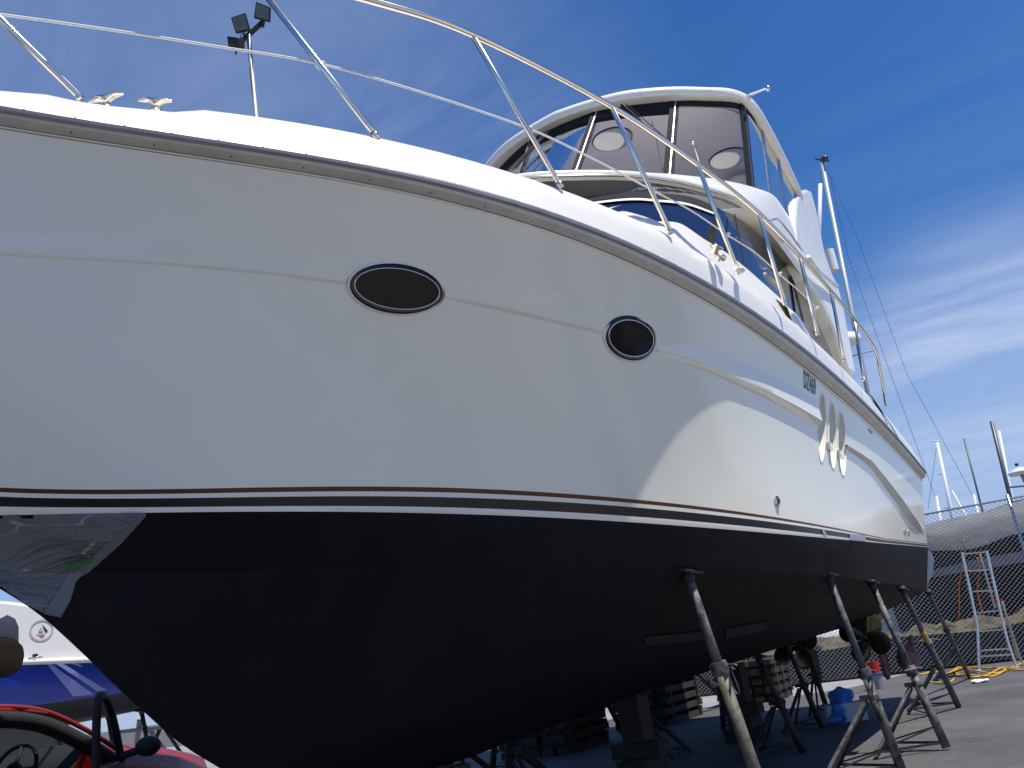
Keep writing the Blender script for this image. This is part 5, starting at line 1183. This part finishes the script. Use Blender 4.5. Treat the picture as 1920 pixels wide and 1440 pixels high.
# scaffold planks and trestle
root = empty('steel_trestle', tuple(at(290, 1400, D=14))); tag(root, 'grey steel trestle with diagonal braces beside the bow, beyond the bonnet', 'trestle')
def sq(px, py, k=0): return at(px, py, D=14 + k)
for a, b, w_ in (((262, 1350), (340, 1440), .07), ((262, 1350), (250, 1445), .07), ((225, 1372), (330, 1362), .12), ((285, 1372), (300, 1425), .035), ((300, 1366), (275, 1430), .035), ((310, 1368), (345, 1420), .035)):
    MB().beam(sq(*a), sq(*b), w_, .05).build('bar', GREYPL if w_ > .05 else RUSTY, root)

# ------------------------------------------------------------------ propeller of the next boat, at the left edge
pc = at(-62, 1262, D=3.6)
o = empty('bronze_propeller', tuple(pc)); tag(o, 'tarnished bronze propeller whose blade tip shows at the left edge before the blue hull', 'propeller')
vd = (pc - CAMP).normalized(); PH = 0; Rq = (vd + Vector((.15, .1, .1))).normalized().to_track_quat('Z', 'Y').to_matrix(); tgt = (at(8, 1232, D=3.6) - pc).normalized()
PH = max(np.linspace(0, 6.283, 90), key=lambda a_: (Rq @ Vector((math.cos(a_), math.sin(a_), 0))).dot(tgt))
BRD = mat('brown scored bronze', (0.115, 0.085, 0.055), 0.45, 0.6, noise=(14, .3, 8), bump=(40, .3, .004))
propeller(pc, .215, (vd + Vector((.15, .1, .1))), 'hub', o, 3, BRD, ph=PH)
MB().tube([pc, pc + Vector((vd.x, vd.y, .05)) * .9 - CR * .1], .022, 10).build('shaft', TRIM, o, True)
MB().beam(pc + vd * .25, pc + vd * .3 - CR * .12 + Vector((0, 0, .5)), .04, .10).build('strut', BRD, o)

# ------------------------------------------------------------------ white cruiser on the camera's side, mirrored in the aft topsides
wc_ = empty('white_cruiser', (9.0, 13.5, 0)); tag(wc_, 'white cabin cruiser mirrored in the glossy aft topsides of the motor yacht', 'motor boat')
rings = []
for i in range(15):
    y = 8 + 11 * i / 14; k = max(0, (4 - i) / 4); hf = 1.6 * (1 - k ** 2) + .03
    rings.append([Vector((9 - hf, y, 2.3 + .25 * k)), Vector((9 - hf * .9, y, 1.5)), Vector((9, y, .8 + .5 * k)), Vector((9 + hf * .9, y, 1.5)), Vector((9 + hf, y, 2.3 + .25 * k)), Vector((9, y, 2.4))])
MB().loft(rings).build('hull', WHITEP, wc_, True)
MB().prism([Vector((8.0, 11, 2.35)), Vector((8.0, 17.5, 2.35)), Vector((8.05, 17.2, 3.5)), Vector((8.05, 12.2, 3.5))], (2.0, 0, 0)).build('cabin', WHITEP, wc_, bevel=.06)
for y0 in (12.2, 13.9, 15.6): MB().prism([Vector((7.99, y0, 2.65)), Vector((7.99, y0 + 1.4, 2.65)), Vector((8.02, y0 + 1.35, 3.25)), Vector((8.02, y0 + .15, 3.25))], (-.02, 0, 0)).build('window', WG, wc_)
for y in (10, 13, 16):
    F = Vector((7.4, y, .004)); T_ = Vector((7.75, y, 1.45)); boat_stand(T_, F, F + Vector((.6, -.3, 0)), F + Vector((.6, .3, 0)), 'stand under the white cruiser, %s along its side' % {10: 'foremost', 13: 'middle', 16: 'aftmost'}[y], (GALV, GALV, RUSTY), .5, .36, False, 'stands under the white cruiser')
